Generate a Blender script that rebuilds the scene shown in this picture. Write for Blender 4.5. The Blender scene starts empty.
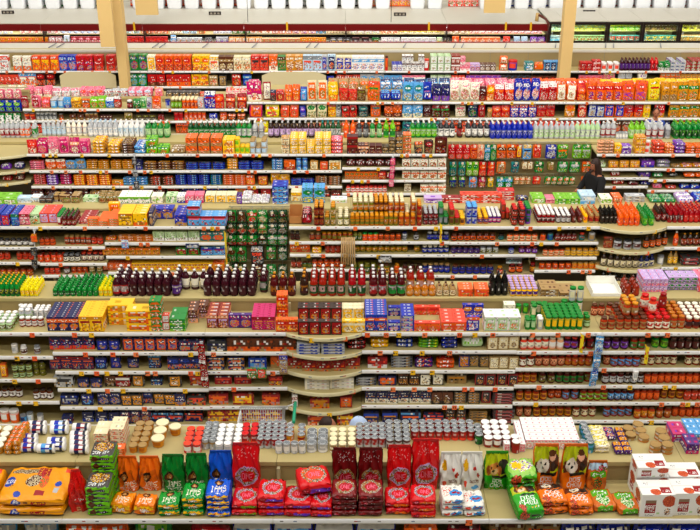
import bpy, math, random, re
from mathutils import Vector
R = random.Random(7)
sc = bpy.context.scene
COL = sc.collection
rad = math.radians
# ------------------------------------------------------------------ camera, world, light
F = 1010.0; TH = rad(24.5); CZ = 7.33
cd = bpy.data.cameras.new('camera'); cam = bpy.data.objects.new('camera', cd); COL.objects.link(cam)
cd.sensor_width = 36.0; cd.lens = 36.0 * F / 700.0; cd.clip_end = 200
cam.location = (0, 0, CZ); cam.rotation_euler = (rad(90) - TH, 0, 0)
sc.camera = cam
w = bpy.data.worlds.new('world'); sc.world = w; w.use_nodes = True
w.node_tree.nodes['Background'].inputs[0].default_value = (1.0, 0.97, 0.92, 1)
w.node_tree.nodes['Background'].inputs[1].default_value = 0.04
def area(name, loc, sx, sy, power, rot=(0, 0, 0), col=(1, 0.96, 0.88)):
    l = bpy.data.lights.new(name, 'AREA'); l.shape = 'RECTANGLE'; l.size = sx; l.size_y = sy
    l.energy = power; l.color = col
    o = bpy.data.objects.new(name, l); COL.objects.link(o); o.location = loc; o.rotation_euler = rot
for k, yy in enumerate((2.5, 6.0, 9.5, 13.0, 16.5, 20.0, 23.5, 27.0)):
    area('ceiling_tube_light', (0, yy, 9.6), 30, 0.4, 560, (rad(28), 0, 0))
area('cooler_light', (-4.5, 28.0, 1.80), 22, 0.25, 60, (rad(-30), 0, 0), (1, 0.98, 0.95))
sc.view_settings.view_transform = 'Standard'; sc.view_settings.look = 'None'
sc.view_settings.exposure = 0.38; sc.view_settings.gamma = 1.0; sc.view_settings.use_curve_mapping = False
try: sc.cycles.max_bounces = 5; sc.cycles.diffuse_bounces = 2
except Exception: pass

# ------------------------------------------------------------------ pixel <-> floor-plan measurements
_c, _s = math.cos(TH), math.sin(TH)
def DY(y, z): return (CZ - z) / math.tan(TH + math.atan((y - 265) / F))
def ZY(y, d): return CZ - d * math.tan(TH + math.atan((y - 265) / F))
def XP(px, d, z): return (px - 350) / F * (d * _c + (CZ - z) * _s)

# ------------------------------------------------------------------ colours and materials
CN = dict(red='d8141c', crimson='a80f1e', maroon='5e1418', brown='6b3a1e', dark_brown='301c12', orange='f4700f', amber='b8401a', rust='9c3212',
 gold='e09a16', yellow='ffcb0a', lemon='f4e51c', cream='f0e2b8', beige='cdbb8e', tan='b3925c', white='f2f0ee', silver='b9bcc0', grey='83868c',
 black='15130f', navy='122062', blue='1546b4', royal='1233b8', sky='63aee6', teal='158c8c', green='12913a', dark_green='0f4a22', lime='86c81e',
 olive='7d7a22', purple='5b2488', violet='8a44c4', lilac='c7a6dc', pink='f2809c', magenta='d01a74', peach='f6b488', charcoal='2b2c30', ivory='f7f1dc', coral='ef5236',
 wine='3a0c18', ruby='a82a16', honey='c97a10', pale_green='b8d8a0', pale_blue='bcd8ee')
def lin(h):
    if isinstance(h, tuple): return h
    h = CN.get(h, h)
    v = [int(h[i:i + 2], 16) / 255 for i in (0, 2, 4)]
    q = 1.16 if max(v) - min(v) > .28 else 1.0
    return tuple((((c + .055) / 1.055) ** 2.4 if c > .04045 else c / 12.92) ** q for c in v)
def mat(name, rough=.5, metal=0.0, color=None, bump=0.0, bscale=30, coat=0.0, mott=0.0, trans=0.0):
    m = bpy.data.materials.new(name); m.use_nodes = True
    nt = m.node_tree; b = nt.nodes['Principled BSDF']
    b.inputs['Roughness'].default_value = rough; b.inputs['Metallic'].default_value = metal
    b.inputs['Specular IOR Level'].default_value = .38; b.inputs['Coat Weight'].default_value = coat; b.inputs['Coat Roughness'].default_value = .12
    tc = nt.nodes.new('ShaderNodeTexCoord')
    nz = nt.nodes.new('ShaderNodeTexNoise'); nz.inputs['Scale'].default_value = bscale; nt.links.new(tc.outputs['Object'], nz.inputs['Vector'])
    if color is None:
        a = nt.nodes.new('ShaderNodeAttribute'); a.attribute_name = 'Col'; src = a.outputs['Color']
    else:
        rgb = nt.nodes.new('ShaderNodeRGB'); rgb.outputs[0].default_value = (*lin(color), 1); src = rgb.outputs[0]
    if mott:
        mx = nt.nodes.new('ShaderNodeMix'); mx.data_type = 'RGBA'; mx.blend_type = 'MULTIPLY'
        rp = nt.nodes.new('ShaderNodeMapRange'); rp.inputs['To Min'].default_value = 1 - mott; rp.inputs['To Max'].default_value = 1.0
        nt.links.new(nz.outputs['Fac'], rp.inputs['Value']); mx.inputs[0].default_value = 1
        nt.links.new(src, mx.inputs[6]); nt.links.new(rp.outputs[0], mx.inputs[7]); src = mx.outputs[2]
    nt.links.new(src, b.inputs['Base Color'])
    if bump:
        bp = nt.nodes.new('ShaderNodeBump'); bp.inputs['Strength'].default_value = bump; bp.inputs['Distance'].default_value = .01
        nt.links.new(nz.outputs['Fac'], bp.inputs['Height']); nt.links.new(bp.outputs[0], b.inputs['Normal'])
    if trans: b.inputs['Transmission Weight'].default_value = trans
    return m
M = dict(
 carton=mat('printed_carton', .42, coat=.05), film=mat('printed_plastic_film', .27, bump=.55, bscale=24, coat=.12), glass=mat('filled_glass', .15, coat=.2),
 label=mat('paper_label', .5), lid=mat('painted_lid', .3, coat=.3), tin=mat('tin_plate', .36, .55), tray=mat('printed_matte', .6),
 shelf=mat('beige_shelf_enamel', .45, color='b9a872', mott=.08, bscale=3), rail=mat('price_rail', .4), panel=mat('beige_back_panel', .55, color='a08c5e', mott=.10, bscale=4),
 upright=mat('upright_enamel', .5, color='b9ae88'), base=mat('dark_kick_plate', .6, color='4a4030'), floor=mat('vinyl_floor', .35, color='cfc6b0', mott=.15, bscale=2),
 tag=mat('price_tag_card', .5), white=mat('white_enamel', .45, color='cfcabc', mott=.05, bscale=5), column=mat('column_paint', .6, color='e8c98c', mott=.06, bscale=2),
 red=mat('dark_red_fascia', .35, color='7c0f14'), dark=mat('dark_frame', .4, color='231512'), wire=mat('chrome_wire', .3, .9, color='b5b5b5'), greenp=mat('green_handle_plastic', .35, color='27a57f'),
 skin=mat('skin', .55, color='b5795c', mott=.1), hair=mat('brown_hair', .6, color='2c170f', bump=.4, bscale=60), black=mat('black_cloth', .85, color='101012'), bluec=mat('blue_cloth', .8, color='2e4f9c'),
 cap=mat('light_blue_cloth', .8, color='b4c8ea'), denim=mat('denim', .85, color='2c3a58'), shoe=mat('shoe_leather', .5, color='1d1a18'), eye=mat('eye_dark', .2, color='1a1210'), lip=mat('lip', .5, color='8c4a42'),
 yellowp=mat('yellow_card', .5, color='f2cf1a'), tub=mat('white_tub_plastic', .4, color='eceff4'), cable=mat('black_cable', .6, color='1c1a18'),
 winglass=mat('case_glass', .05, color='e6f2ea', trans=1.0))

# ------------------------------------------------------------------ art: small colour grids printed on the faces
FONT = {'A':'7E0909097E','B':'7F49494936','C':'3E41414122','D':'7F4141413E','E':'7F49494941','F':'7F09090901','G':'3E4149497A','H':'7F0808087F','I':'00417F4100','J':'2040413F01','K':'7F08142241',
 'L':'7F40404040','M':'7F020C027F','N':'7F0408107F','O':'3E4141413E','P':'7F09090906','Q':'3E4151215E','R':'7F09192946','S':'4649494931','T':'01017F0101','U':'3F4040403F','V':'1F2040201F','W':'3F4038403F',
 'X':'6314081463','Y':'0708700807','Z':'6151494543','&':'3649552250',' ':'0000000000'}
def art(W, H, base, ops, seed=0):
    r = random.Random(seed); g = [[lin(base)] * W for _ in range(H)]
    for o in ops:
        k = o[0]
        if k == 'r' or k == 'n':
            x0, y0, x1, y1 = o[1:5]
            for j in range(max(0, round(y0 * H)), min(H, round(y1 * H))):
                for i in range(max(0, round(x0 * W)), min(W, round(x1 * W))):
                    if k == 'r': g[j][i] = lin(o[5])
                    elif r.random() < o[6]: g[j][i] = lin(r.choice(o[5]))
        elif k in 'eEb':                                 # ellipse, speckled ellipse, bent band
            cx, cy, rx, ry = o[1:5]
            for j in range(H):
                for i in range(W):
                    d = (((i + .5) / W - cx) / rx) ** 2 + (((j + .5) / H - cy) / ry) ** 2
                    if d <= 1 and (k != 'b' or d > .55): g[j][i] = lin(o[5] if isinstance(o[5], (str, tuple)) else r.choice(o[5]))
        elif k == 't':                                   # lettering: x centre, y centre, cells per dot, text, colour
            cx, cy, sx, txt, colr = o[1:6]; sy = o[6] if len(o) > 6 else sx
            wd = int((len(txt) * 6 - 1) * sx); x0 = round(cx * W - wd / 2); y0 = round(cy * H - 3.5 * sy)
            for n, ch in enumerate(txt):
                f = FONT.get(ch, FONT[' '])
                for cc in range(5):
                    bits = int(f[2 * cc:2 * cc + 2], 16)
                    for rr in range(7):
                        if bits >> rr & 1:
                            for a in range(max(1, round(sx))):
                                for b in range(max(1, round(sy))):
                                    i = round(x0 + (n * 6 + cc) * sx) + a; j = round(y0 + (6 - rr) * sy) + b
                                    if 0 <= i < W and 0 <= j < H: g[j][i] = lin(colr)
    return g
def mix(a, b, t): a, b = lin(a), lin(b); return tuple(a[k] * (1 - t) + b[k] * t for k in range(3))
def generic(W, H, base, acc, third, seed, style=None):
    r = random.Random(seed); s = r.randrange(6) if style is None else style
    dk = mix(base, 'black', .55)
    foods = [acc, third, mix(acc, third, .5), 'tan', mix(base, 'white', .3)]
    o = []
    if s == 0: o = [('r', 0, .62, 1, .84, acc), ('n', .1, .68, .9, .78, ['white', 'ivory'], .45), ('E', .5, .32, .38, .2, foods), ('n', .15, .05, .85, .1, ['white'], .5)]
    elif s == 1: o = [('e', .5, .7, .4, .17, acc), ('n', .22, .66, .78, .74, ['white', 'ivory'], .5), ('n', .05, .05, .95, .42, foods, .75)]
    elif s == 2: o = [('r', 0, 0, 1, .34, acc), ('n', .1, .5, .9, .6, ['white', third], .45), ('n', .15, .68, .85, .8, ['white', dk], .5), ('E', .5, .22, .32, .16, foods)]
    elif s == 3: o = [('E', .5, .36, .42, .28, foods), ('n', .08, .74, .92, .9, ['white', 'ivory', acc], .65)]
    elif s == 4: o = [('r', .0, .78, 1, 1, acc), ('n', .1, .83, .9, .93, ['white', dk], .5), ('n', .1, .1, .9, .55, foods, .5), ('r', .12, .58, .88, .7, third)]
    else: o = [('r', .1, .1, .9, .9, acc), ('n', .2, .65, .8, .8, ['white', base], .6), ('E', .5, .35, .28, .2, foods)]
    o = [('n', 0, 0, 1, 1, [dk, mix(base, acc, .35), mix(base, third, .4)], .16), ('r', 0, 0, 1, .07, dk)] + o + [('n', 0, 0, 1, 1, [dk, mix(acc, 'black', .4)], .07)]
    return art(W, H, base, o, seed)

# ------------------------------------------------------------------ mesh building
class MB:
    def __init__(s): s.v = []; s.f = []; s.c = []; s.m = []; s.sm = []
    def quad(s, ids, col, mi=0, smooth=False): s.f.append(tuple(ids)); s.c.append(lin(col)); s.m.append(mi); s.sm.append(smooth)
    def grid(s, img, fn, mi=0, smooth=False):
        H = len(img); W = len(img[0]); b = len(s.v)
        for j in range(H + 1):
            for i in range(W + 1): s.v.append(fn(i / W, j / H))
        for j in range(H):
            for i in range(W):
                a = b + j * (W + 1) + i; s.quad((a, a + 1, a + W + 2, a + W + 1), img[j][i], mi, smooth)
    def box(s, x0, y0, z0, x1, y1, z1, col='white', mi=0):
        b = len(s.v); s.v += [(x, y, z) for z in (z0, z1) for y in (y0, y1) for x in (x0, x1)]
        for q in ((0, 2, 3, 1), (4, 5, 7, 6), (0, 1, 5, 4), (2, 6, 7, 3), (0, 4, 6, 2), (1, 3, 7, 5)): s.quad([b + k for k in q], col, mi)
    def lathe(s, prof, colf, seg=18, x=0, y=0, axis='z', mi=0, smooth=True, cap=True):
        """prof: [(radius, z)...]; colf(ring, seg) -> colour"""
        b = len(s.v); n = len(prof)
        for r_, z in prof:
            for k in range(seg):
                a = 2 * math.pi * k / seg - math.pi / 2 - math.pi / seg
                p = (x + r_ * math.cos(a), y + r_ * math.sin(a), z)
                if axis == 'x': p = (z, x + r_ * math.cos(a), y + r_ * math.sin(a))
                s.v.append(p)
        for i in range(n - 1):
            for k in range(seg):
                k2 = (k + 1) % seg
                c_ = colf(i, k); mm = mi
                if isinstance(c_, tuple) and len(c_) == 2: c_, mm = c_
                s.quad((b + i * seg + k, b + i * seg + k2, b + (i + 1) * seg + k2, b + (i + 1) * seg + k), c_, mm, smooth)
        if cap:
            for ring, rev in ((0, True), (n - 1, False)):
                ids = [b + ring * seg + k for k in range(seg)]
                c_ = colf(max(0, min(ring, n - 2)), 0); mm = mi
                if isinstance(c_, tuple) and len(c_) == 2: c_, mm = c_
                s.quad(ids[::-1] if rev else ids, c_, mm)
    def tube(s, pts, r_, col='white', seg=6, mi=0):
        b = len(s.v); n = len(pts); P_ = [Vector(p) for p in pts]
        for i, p in enumerate(P_):
            d = (P_[min(i + 1, n - 1)] - P_[max(i - 1, 0)]).normalized()
            u = d.cross(Vector((0, 0, 1)));  u = u.normalized() if u.length > 1e-3 else Vector((1, 0, 0)); v = d.cross(u)
            for k in range(seg):
                a = 2 * math.pi * k / seg; s.v.append(tuple(p + (u * math.cos(a) + v * math.sin(a)) * r_))
        for i in range(n - 1):
            for k in range(seg): s.quad((b + i * seg + k, b + i * seg + (k + 1) % seg, b + (i + 1) * seg + (k + 1) % seg, b + (i + 1) * seg + k), col, mi, True)
        s.quad([b + k for k in range(seg)][::-1], col, mi); s.quad([b + (n - 1) * seg + k for k in range(seg)], col, mi)
    def mesh(s, name, mats):
        me = bpy.data.meshes.new(name); me.from_pydata(s.v, [], s.f)
        for m_ in mats: me.materials.append(m_)
        me.polygons.foreach_set('material_index', s.m); me.polygons.foreach_set('use_smooth', s.sm)
        ca = me.color_attributes.new('Col', 'FLOAT_COLOR', 'CORNER')
        buf = []
        for p, c_ in zip(s.f, s.c): buf += [c_[0], c_[1], c_[2], 1.0] * len(p)
        ca.data.foreach_set('color', buf); me.update()
        return me
def link(name, me, loc=(0, 0, 0), parent=None, rz=0.0, kind=None, label=None, cat=None, group=None, rot=None):
    o = bpy.data.objects.new(name, me); COL.objects.link(o); o.location = loc
    o.rotation_euler = rot if rot else (0, 0, rz)
    if parent: o.parent = parent
    if kind: o['kind'] = kind
    if label: o['label'] = label
    if cat: o['category'] = cat
    if group: o['group'] = group
    return o
def softbox(mb, w_, d_, h_, front, top, side, rnd=.5, pinch=0.0, wob=0.006, seed=0, mi=0, flare=0.0, sag=0.0):
    """rounded, stuffed package standing on z=0, centred in x and y; FRONT/TOP art grids, SIDE colour. pinch: how far the top closes to a seam."""
    r = random.Random(seed); ph = [r.uniform(0, 6.28) for _ in range(6)]
    def P(x, y, z):                                         # x,y in -1..1, z in 0..1
        ex = rnd
        cx = x * (1 - ex * .07 * y ** 4 - ex * .08 * (2 * z - 1) ** 4)
        cy = y * (1 - ex * (.30 if pinch else .08) * x ** 4 - ex * .10 * (2 * z - 1) ** 4)
        cz = z
        if not pinch: cz = .5 + (z - .5) * (1 - ex * .42 * max(abs(x), abs(y)) ** 6)
        t = max(0.0, (z - .55) / .45)
        cy *= 1 - pinch * t ** 1.3
        cx *= 1 + flare * t - sag * math.sin(math.pi * z) * .0
        q = wob * (math.sin(9 * x + ph[0] + 7 * z) + math.sin(13 * z + ph[1] + 5 * x) * .8 + math.sin(17 * x * z + ph[2] + 6 * y))
        cz *= 1 - sag * x * x * t
        return (cx * w_ / 2 + q * .6, cy * d_ / 2 + q * (1 if abs(y) > .9 else .3), cz * h_ + (q * .7 if z > .6 and not pinch else 0))
    mb.grid(front, lambda u, v: P(2 * u - 1, -1, v), mi, True)
    W = len(front[0]); H = len(front); n = len(top)
    back = [[side] * 6 for _ in range(8)]
    mb.grid(back, lambda u, v: P(1 - 2 * u, 1, v), mi, True)
    mb.grid(top, lambda u, v: P(2 * u - 1, 2 * v - 1, 1), mi, True)
    mb.grid([[side] * 4 for _ in range(8)], lambda u, v: P(-1, 1 - 2 * u, v), mi, True)
    mb.grid([[side] * 4 for _ in range(8)], lambda u, v: P(1, 2 * u - 1, v), mi, True)
    mb.grid([[side]], lambda u, v: P(2 * u - 1, 1 - 2 * v, 0), mi, False)
def weld(me):
    import bmesh
    bm = bmesh.new(); bm.from_mesh(me); bmesh.ops.remove_doubles(bm, verts=bm.verts, dist=1e-4); bm.to_mesh(me); bm.free()
    return me

# ------------------------------------------------------------------ product kinds: token "code:base:accent[:third][@WxH cm]"
#  code: (name, category, noun, shape, w, d, h, material)
K = dict(
 pb=('pasta_box', 'box', 'pasta box', 'box', .125, .055, .19), fb=('flat_pasta_box', 'box', 'flat pasta box', 'box', .26, .10, .055),
 mb=('meal_box', 'box', 'meal box', 'box', .15, .07, .12), cb=('cracker_box', 'box', 'cracker box', 'box', .19, .07, .19), kb=('cookie_box', 'box', 'cookie box', 'box', .15, .07, .14),
 tb=('tea_box', 'box', 'tea box', 'box', .12, .10, .17), ob=('cereal_box', 'box', 'cereal box', 'box', .19, .07, .30), sb=('snack_box', 'box', 'snack box', 'box', .14, .08, .13),
 fl=('flat_carton', 'box', 'flat carton', 'box', .26, .20, .07), yb=('small_carton', 'box', 'small carton', 'box', .075, .09, .07), rb=('rice_box', 'box', 'rice box', 'box', .13, .06, .17),
 cp=('cookie_pack', 'pack', 'cookie pack', 'pillow', .20, .16, .055), wp=('wafer_pack', 'pack', 'wafer pack', 'pillow', .22, .16, .045), hp=('candy_pack', 'pack', 'candy pack', 'pillow', .15, .12, .045),
 sj=('sauce_jar', 'jar', 'sauce jar', 'jar', .088, .088, .165), pj=('pickle_jar', 'jar', 'pickle jar', 'jar', .085, .085, .15), oj=('olive_jar', 'jar', 'olive jar', 'jar', .07, .07, .15),
 hj=('salsa_jar', 'jar', 'salsa jar', 'jar', .095, .095, .15), cj=('condiment_jar', 'jar', 'condiment jar', 'jar', .085, .085, .13), jj=('jam_jar', 'jar', 'jam jar', 'jar', .075, .075, .12),
 ht=('spice_shaker', 'shaker', 'shaker', 'can', .055, .055, .12), gc=('cheese_canister', 'canister', 'canister', 'can', .078, .078, .17),
 bt=('juice_bottle', 'bottle', 'juice bottle', 'bottle', .105, .105, .27), so=('soda_bottle', 'bottle', 'soda bottle', 'bottle', .105, .105, .31), wa=('water_bottle', 'bottle', 'water bottle', 'bottle', .095, .095, .31),
 lb=('lemon_juice_bottle', 'bottle', 'lemon juice bottle', 'bottle', .062, .062, .16), db=('sauce_bottle', 'bottle', 'sauce bottle', 'bottle', .072, .072, .22), wi=('vinegar_bottle', 'bottle', 'vinegar bottle', 'bottle', .085, .085, .30),
 kt=('ketchup_bottle', 'bottle', 'ketchup bottle', 'bottle', .075, .06, .19), sy=('syrup_bottle', 'bottle', 'syrup bottle', 'bottle', .09, .07, .26),
 ca=('soup_can', 'can', 'soup can', 'tin', .072, .072, .105), bc=('vegetable_can', 'can', 'vegetable can', 'tin', .098, .098, .11), tn=('tuna_tin', 'tin', 'tuna tin', 'tin', .105, .105, .045),
 rc=('drink_can', 'can', 'drink can', 'tin', .06, .06, .12), mt=('powder_tub', 'tub', 'powder tub', 'can', .12, .12, .16), cu=('snack_cup', 'cup', 'snack cup', 'cup', .085, .085, .085), no=('noodle_cup', 'cup', 'noodle cup', 'cup', .085, .085, .11),
 chb=('chip_bag', 'bag', 'chip bag', 'bag', .22, .10, .30), cdb=('candy_bag', 'bag', 'candy bag', 'bag', .20, .08, .26), prb=('pretzel_bag', 'bag', 'pretzel bag', 'bag', .20, .10, .27), pob=('popcorn_bag', 'bag', 'popcorn bag', 'bag', .22, .10, .30),
 nub=('nut_bag', 'bag', 'nut bag', 'bag', .15, .07, .20), hb=('hanging_bag', 'bag', 'hanging bag', 'bag', .16, .05, .20), chp=('rice_bag', 'bag', 'hanging rice bag', 'bag', .15, .05, .19), fw=('freezer_pack', 'pack', 'chilled pack', 'box', .16, .08, .12),
)
WN = dict(sky='light-blue', royal='blue', rust='reddish-brown', lemon='yellow', wine='blackish-red', honey='golden', ivory='cream', navy='dark-blue', charcoal='dark-grey', coral='orange-red', amber='reddish', lime='lime-green', silver='silvery')
def words_of(c): return WN.get(c, c.replace('_', '-'))
PC = {}
def jar_prof(w, h, shape):
    r = w / 2
    if shape == 'jar':
        return ([(r * .80, 0), (r * .98, .02 * h), (r, .06 * h), (r, .16 * h), (r, .28 * h), (r, .42 * h), (r, .54 * h), (r, .64 * h), (r * .97, .70 * h), (r * .84, .78 * h), (r * .74, .82 * h), (r * .74, .84 * h)],
                [(r * .80, .835 * h), (r * .80, .93 * h), (r * .80, .985 * h), (r * .74, h), (r * .66, .99 * h), (.001, .99 * h)])
    if shape == 'bottle':
        return ([(r * .82, 0), (r * .97, .02 * h), (r, .06 * h), (r, .14 * h), (r * .97, .24 * h), (r * .97, .34 * h), (r * .97, .44 * h), (r * .99, .52 * h), (r, .58 * h), (r * .88, .68 * h), (r * .60, .78 * h), (r * .36, .86 * h), (r * .30, .90 * h), (r * .30, .92 * h)],
                [(r * .36, .905 * h), (r * .36, .95 * h), (r * .36, .99 * h), (r * .30, h), (.001, h)])
def product(tok, parts):
    key = (tok, parts)
    if key in PC: return PC[key]
    body, _, size = tok.partition('@'); t = body.split(':'); code = t[0]; base = t[1]; acc = t[2] if len(t) > 2 else 'white'
    seed = sum(ord(ch) * (i + 3) for i, ch in enumerate(body)); rr = random.Random(seed)
    third = t[3] if len(t) > 3 else rr.choice(['orange', 'yellow', 'red', 'cream', 'brown', 'green'])
    name, cat, noun, shape, w_, d_, h_ = K[code]
    if size:
        q = size.split('x'); w_ = float(q[0]) / 100; h_ = float(q[1]) / 100 if len(q) > 1 else h_; d_ = float(q[2]) / 100 if len(q) > 2 else (w_ if shape in ('jar', 'bottle', 'can', 'tin', 'cup') else d_)
    mbd = MB(); kids = []
    if shape == 'box':
        fr = generic(10, max(6, round(10 * h_ / w_)), base, acc, third, seed)
        tp = art(8, 3, mix(base, 'white', .04), [('n', .1, .3, .9, .7, [acc, mix(base, 'white', .6), mix(base, 'black', .4)], .5)], seed)
        a, b_, h = w_ / 2, d_ / 2, h_
        mbd.grid(fr, lambda u, v: (-a + 2 * a * u, -b_, h * v)); mbd.grid(fr, lambda u, v: (a - 2 * a * u, b_, h * v))
        mbd.grid(tp, lambda u, v: (-a + 2 * a * u, -b_ + 2 * b_ * v, h)); mbd.grid([[base]], lambda u, v: (-a + 2 * a * u, b_ - 2 * b_ * v, 0))
        sd = art(4, 8, base, [('r', 0, .62, 1, .84, acc), ('n', .1, .1, .9, .5, ['white', third], .35)], seed)
        mbd.grid(sd, lambda u, v: (a, -b_ + 2 * b_ * u, h * v)); mbd.grid(sd, lambda u, v: (-a, b_ - 2 * b_ * u, h * v))
        me = weld(mbd.mesh(name, [M['carton']]))
        desc = f'{words_of(base)} and {words_of(acc)} {noun}'
    elif shape in ('jar', 'bottle'):
        lid = third; p1, p2 = jar_prof(w_, h_, shape); seg = 16
        l0, l1 = (3, 7) if shape == 'jar' else (3, 8)
        sty = rr.randrange(3)
        def cf(i, k):
            if l0 <= i < l1:
                if shape == 'jar' and sty != 2 and not (3 <= (k + 8) % 16 <= 13): return (base, 0)
                c_ = acc
                if sty == 0 and i == l1 - 2: c_ = mix(base, lid, .5)
                if sty == 1 and l0 < i < l1 - 1 and (k % 8) in (6, 7, 0, 1): c_ = mix(base, third, .4)
                if sty == 2 and i == l0: c_ = mix(acc, base, .6)
                u_ = random.Random(i * 31 + k * 7 + seed).random()
                if l0 < i < l1 - 1 and u_ < .45: c_ = mix(base, third, .3) if u_ < .2 else (mix(acc, 'white', .6) if u_ < .33 else mix(acc, 'black', .5))
                return (c_, 1)
            return (base, 0)
        mbd.lathe(p1, cf, seg)
        lm = MB(); lm.lathe(p2, lambda i, k: lid if i != 3 else mix(lid, 'black', .15), seg)
        if parts:
            me = mbd.mesh(name, [M['glass'], M['label']]); kids.append(('lid' if shape == 'jar' else 'cap', lm.mesh('lid', [M['lid']]), (0, 0, 0)))
        else:
            mbd.lathe(p2, lambda i, k: (lid, 2), seg); me = mbd.mesh(name, [M['glass'], M['label'], M['lid']])
        desc = f'{words_of(base)} {noun}, {words_of(lid)} {"lid" if shape == "jar" else "cap"}'
    elif shape == 'tin':
        r = w_ / 2; sty = rr.randrange(3)
        def cf(i, k):
            if i in (0, 6) : return ('silver', 1)
            if sty == 0 and i in (3, 4) and k % 8 in (6, 7, 0, 1, 2): return (acc, 0)
            if sty == 1 and i == 4: return (acc, 0)
            if sty == 2 and i in (1, 2): return (acc, 0)
            u_ = random.Random(i * 31 + k * 7 + seed).random()
            if i in (2, 3, 4) and u_ < .35: return (mix(base, 'white', .5) if u_ < .2 else mix(base, acc, .6), 0)
            return (base, 0)
        h = h_
        mbd.lathe([(r * .96, 0), (r, .03 * h), (r * .985, .05 * h), (r * .985, .3 * h), (r * .985, .55 * h), (r * .985, .75 * h), (r * .985, .94 * h), (r, .97 * h)], cf, 16, cap=False)
        top = third if len(t) > 3 else 'silver'
        mbd.lathe([(r, .97 * h), (r, h), (r * .93, h), (r * .90, .965 * h), (r * .55, .965 * h), (r * .50, .98 * h), (.001, .98 * h)], lambda i, k: (top if top != 'silver' else ('e6e8ea' if i in (1, 4) else '8c9094'), 1 if top == 'silver' else 0), 16, cap=False)
        me = mbd.mesh(name, [M['label'], M['tin']]); me = weld(me)
        desc = f'{words_of(base)} {noun}, {words_of(top)} top'
    elif shape in ('can', 'cup'):
        r = w_ / 2; h = h_; tap = .82 if shape == 'cup' else 1.0; lid = third
        def cf(i, k):
            if i in (2, 3) and k % 8 in (6, 7, 0, 1): return acc
            if i == 4: return mix(base, acc, .5)
            return base
        mbd.lathe([(r * .95 * tap, 0), (r * .97 * tap, .02 * h), (r * .97 * (tap * .7 + .3), .25 * h), (r * .97 * (tap * .5 + .5), .5 * h), (r * .97, .7 * h), (r * .97, .84 * h)], cf, 16)
        p2 = [(r, .84 * h), (r, .96 * h), (r * .95, h), (r * .8, h), (.001, .995 * h)]
        if parts and code == 'gc':
            lm = MB(); lm.lathe(p2, lambda i, k: lid, 16); kids.append(('lid', lm.mesh('lid', [M['lid']]), (0, 0, 0))); me = mbd.mesh(name, [M['label'], M['lid']])
        else:
            mbd.lathe(p2, lambda i, k: (lid, 1), 16); me = mbd.mesh(name, [M['label'], M['lid']])
        desc = f'{words_of(base)} {noun}, {words_of(lid)} lid'
    elif shape == 'bag':
        fr = generic(12, max(8, round(12 * h_ / w_)), base, acc, third, seed)
        softbox(mbd, w_, d_, h_, fr, [[mix(base, 'white', .1)] * 8] * 2, base, .9, .88, .004, seed)
        me = weld(mbd.mesh(name, [M['film']]))
        desc = f'{words_of(base)} and {words_of(acc)} {noun}'
    elif shape == 'pillow':
        tp = generic(12, 8, base, acc, third, seed)
        fr = art(12, 3, base, [('n', .1, .3, .9, .9, [acc, 'white', third], .5)], seed)
        softbox(mbd, w_, d_, h_, fr, tp, base, .9, 0, .003, seed)
        me = weld(mbd.mesh(name, [M['film']]))
        desc = f'{words_of(base)} and {words_of(acc)} {noun}'
    PC[key] = dict(me=me, kids=kids, w=w_, d=d_, h=h_, name=name, cat=cat, desc=desc, shape=shape)
    return PC[key]

ORD = 'first second third fourth fifth sixth seventh eighth ninth tenth eleventh twelfth thirteenth fourteenth fifteenth sixteenth seventeenth eighteenth nineteenth'.split()
TENS = {2: 'twenty', 3: 'thirty', 4: 'forty', 5: 'fifty', 6: 'sixty', 7: 'seventy', 8: 'eighty'}
def nth(n):
    if n < 20: return ORD[n - 1]
    a, b = divmod(n, 10)
    return (TENS[a][:-1] + 'ieth') if b == 0 else TENS[a] + '-' + ORD[b - 1]
REG = []                                                    # (object, product, where, j, ny, l, nz, x)
BULGE = []
def bulge_at(row, x):
    for r_, a, b, q in BULGE:
        if r_ == row and a < x < b: return q * math.sin(math.pi * (x - a) / (b - a)) ** .8 * .8
    return 0.0
SPACE = {}
def blocked(p, x, y, z, sx):
    hw, hd = p['w'] * sx / 2, p['d'] * (sx if p['shape'] in ('jar', 'bottle', 'tin', 'can', 'cup') else 1) / 2; bb = (x - hw, x + hw, y - hd, y + hd, z, z + p['h'])
    for cx in range(int((x - hw) * 5) - 2, int((x + hw) * 5) + 3):
        for q in SPACE.get(cx, ()):
            v = vm = 1.0
            for a_ in (0, 2, 4):
                t = min(bb[a_ + 1], q[a_ + 1]) - max(bb[a_], q[a_])
                if t <= 0: v = 0; break
                v *= t; vm *= min(bb[a_ + 1] - bb[a_], q[a_ + 1] - q[a_])
            if v > .08 * vm: return True
    return bb
def clear_x(p, x, y, z, sx):
    for dx in (0, .02, -.02, .04, -.04, .07, -.07, .10, -.10):
        if blocked(p, x + dx, y, z, sx) is not True: return dx
    return 0
def place(p, x, y, z, where, j=0, ny=1, l=0, nz=1, rz=0.0, sx=1.0, rot=None):
    if not rot:
        bb = blocked(p, x, y, z, sx)
        if bb is True: return None
        SPACE.setdefault(int(x * 5), []).append(bb)
    o = link(p['name'], p['me'], (x, y, z), rz=rz, rot=rot)
    if p['shape'] == 'bag' and not rot:
        o.rotation_euler = (R.uniform(-.03, .06), R.uniform(-.05, .05), R.uniform(-.12, .12)); o.scale = (sx, .9, R.uniform(.90, 1.06))
    elif sx != 1.0: o.scale = (sx, sx if p['shape'] in ('jar', 'bottle', 'tin', 'can', 'cup') else 1, 1)
    for kn, km, kl in p['kids']: link(kn, km, kl, parent=o)
    o['category'] = p['cat']; REG.append((o, p, where, j, ny, l, nz, x))
    return o
RACK = dict(A='front rack', B='second rack', C='third rack', D='fourth rack', E='fifth rack', F='sixth rack')
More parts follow.
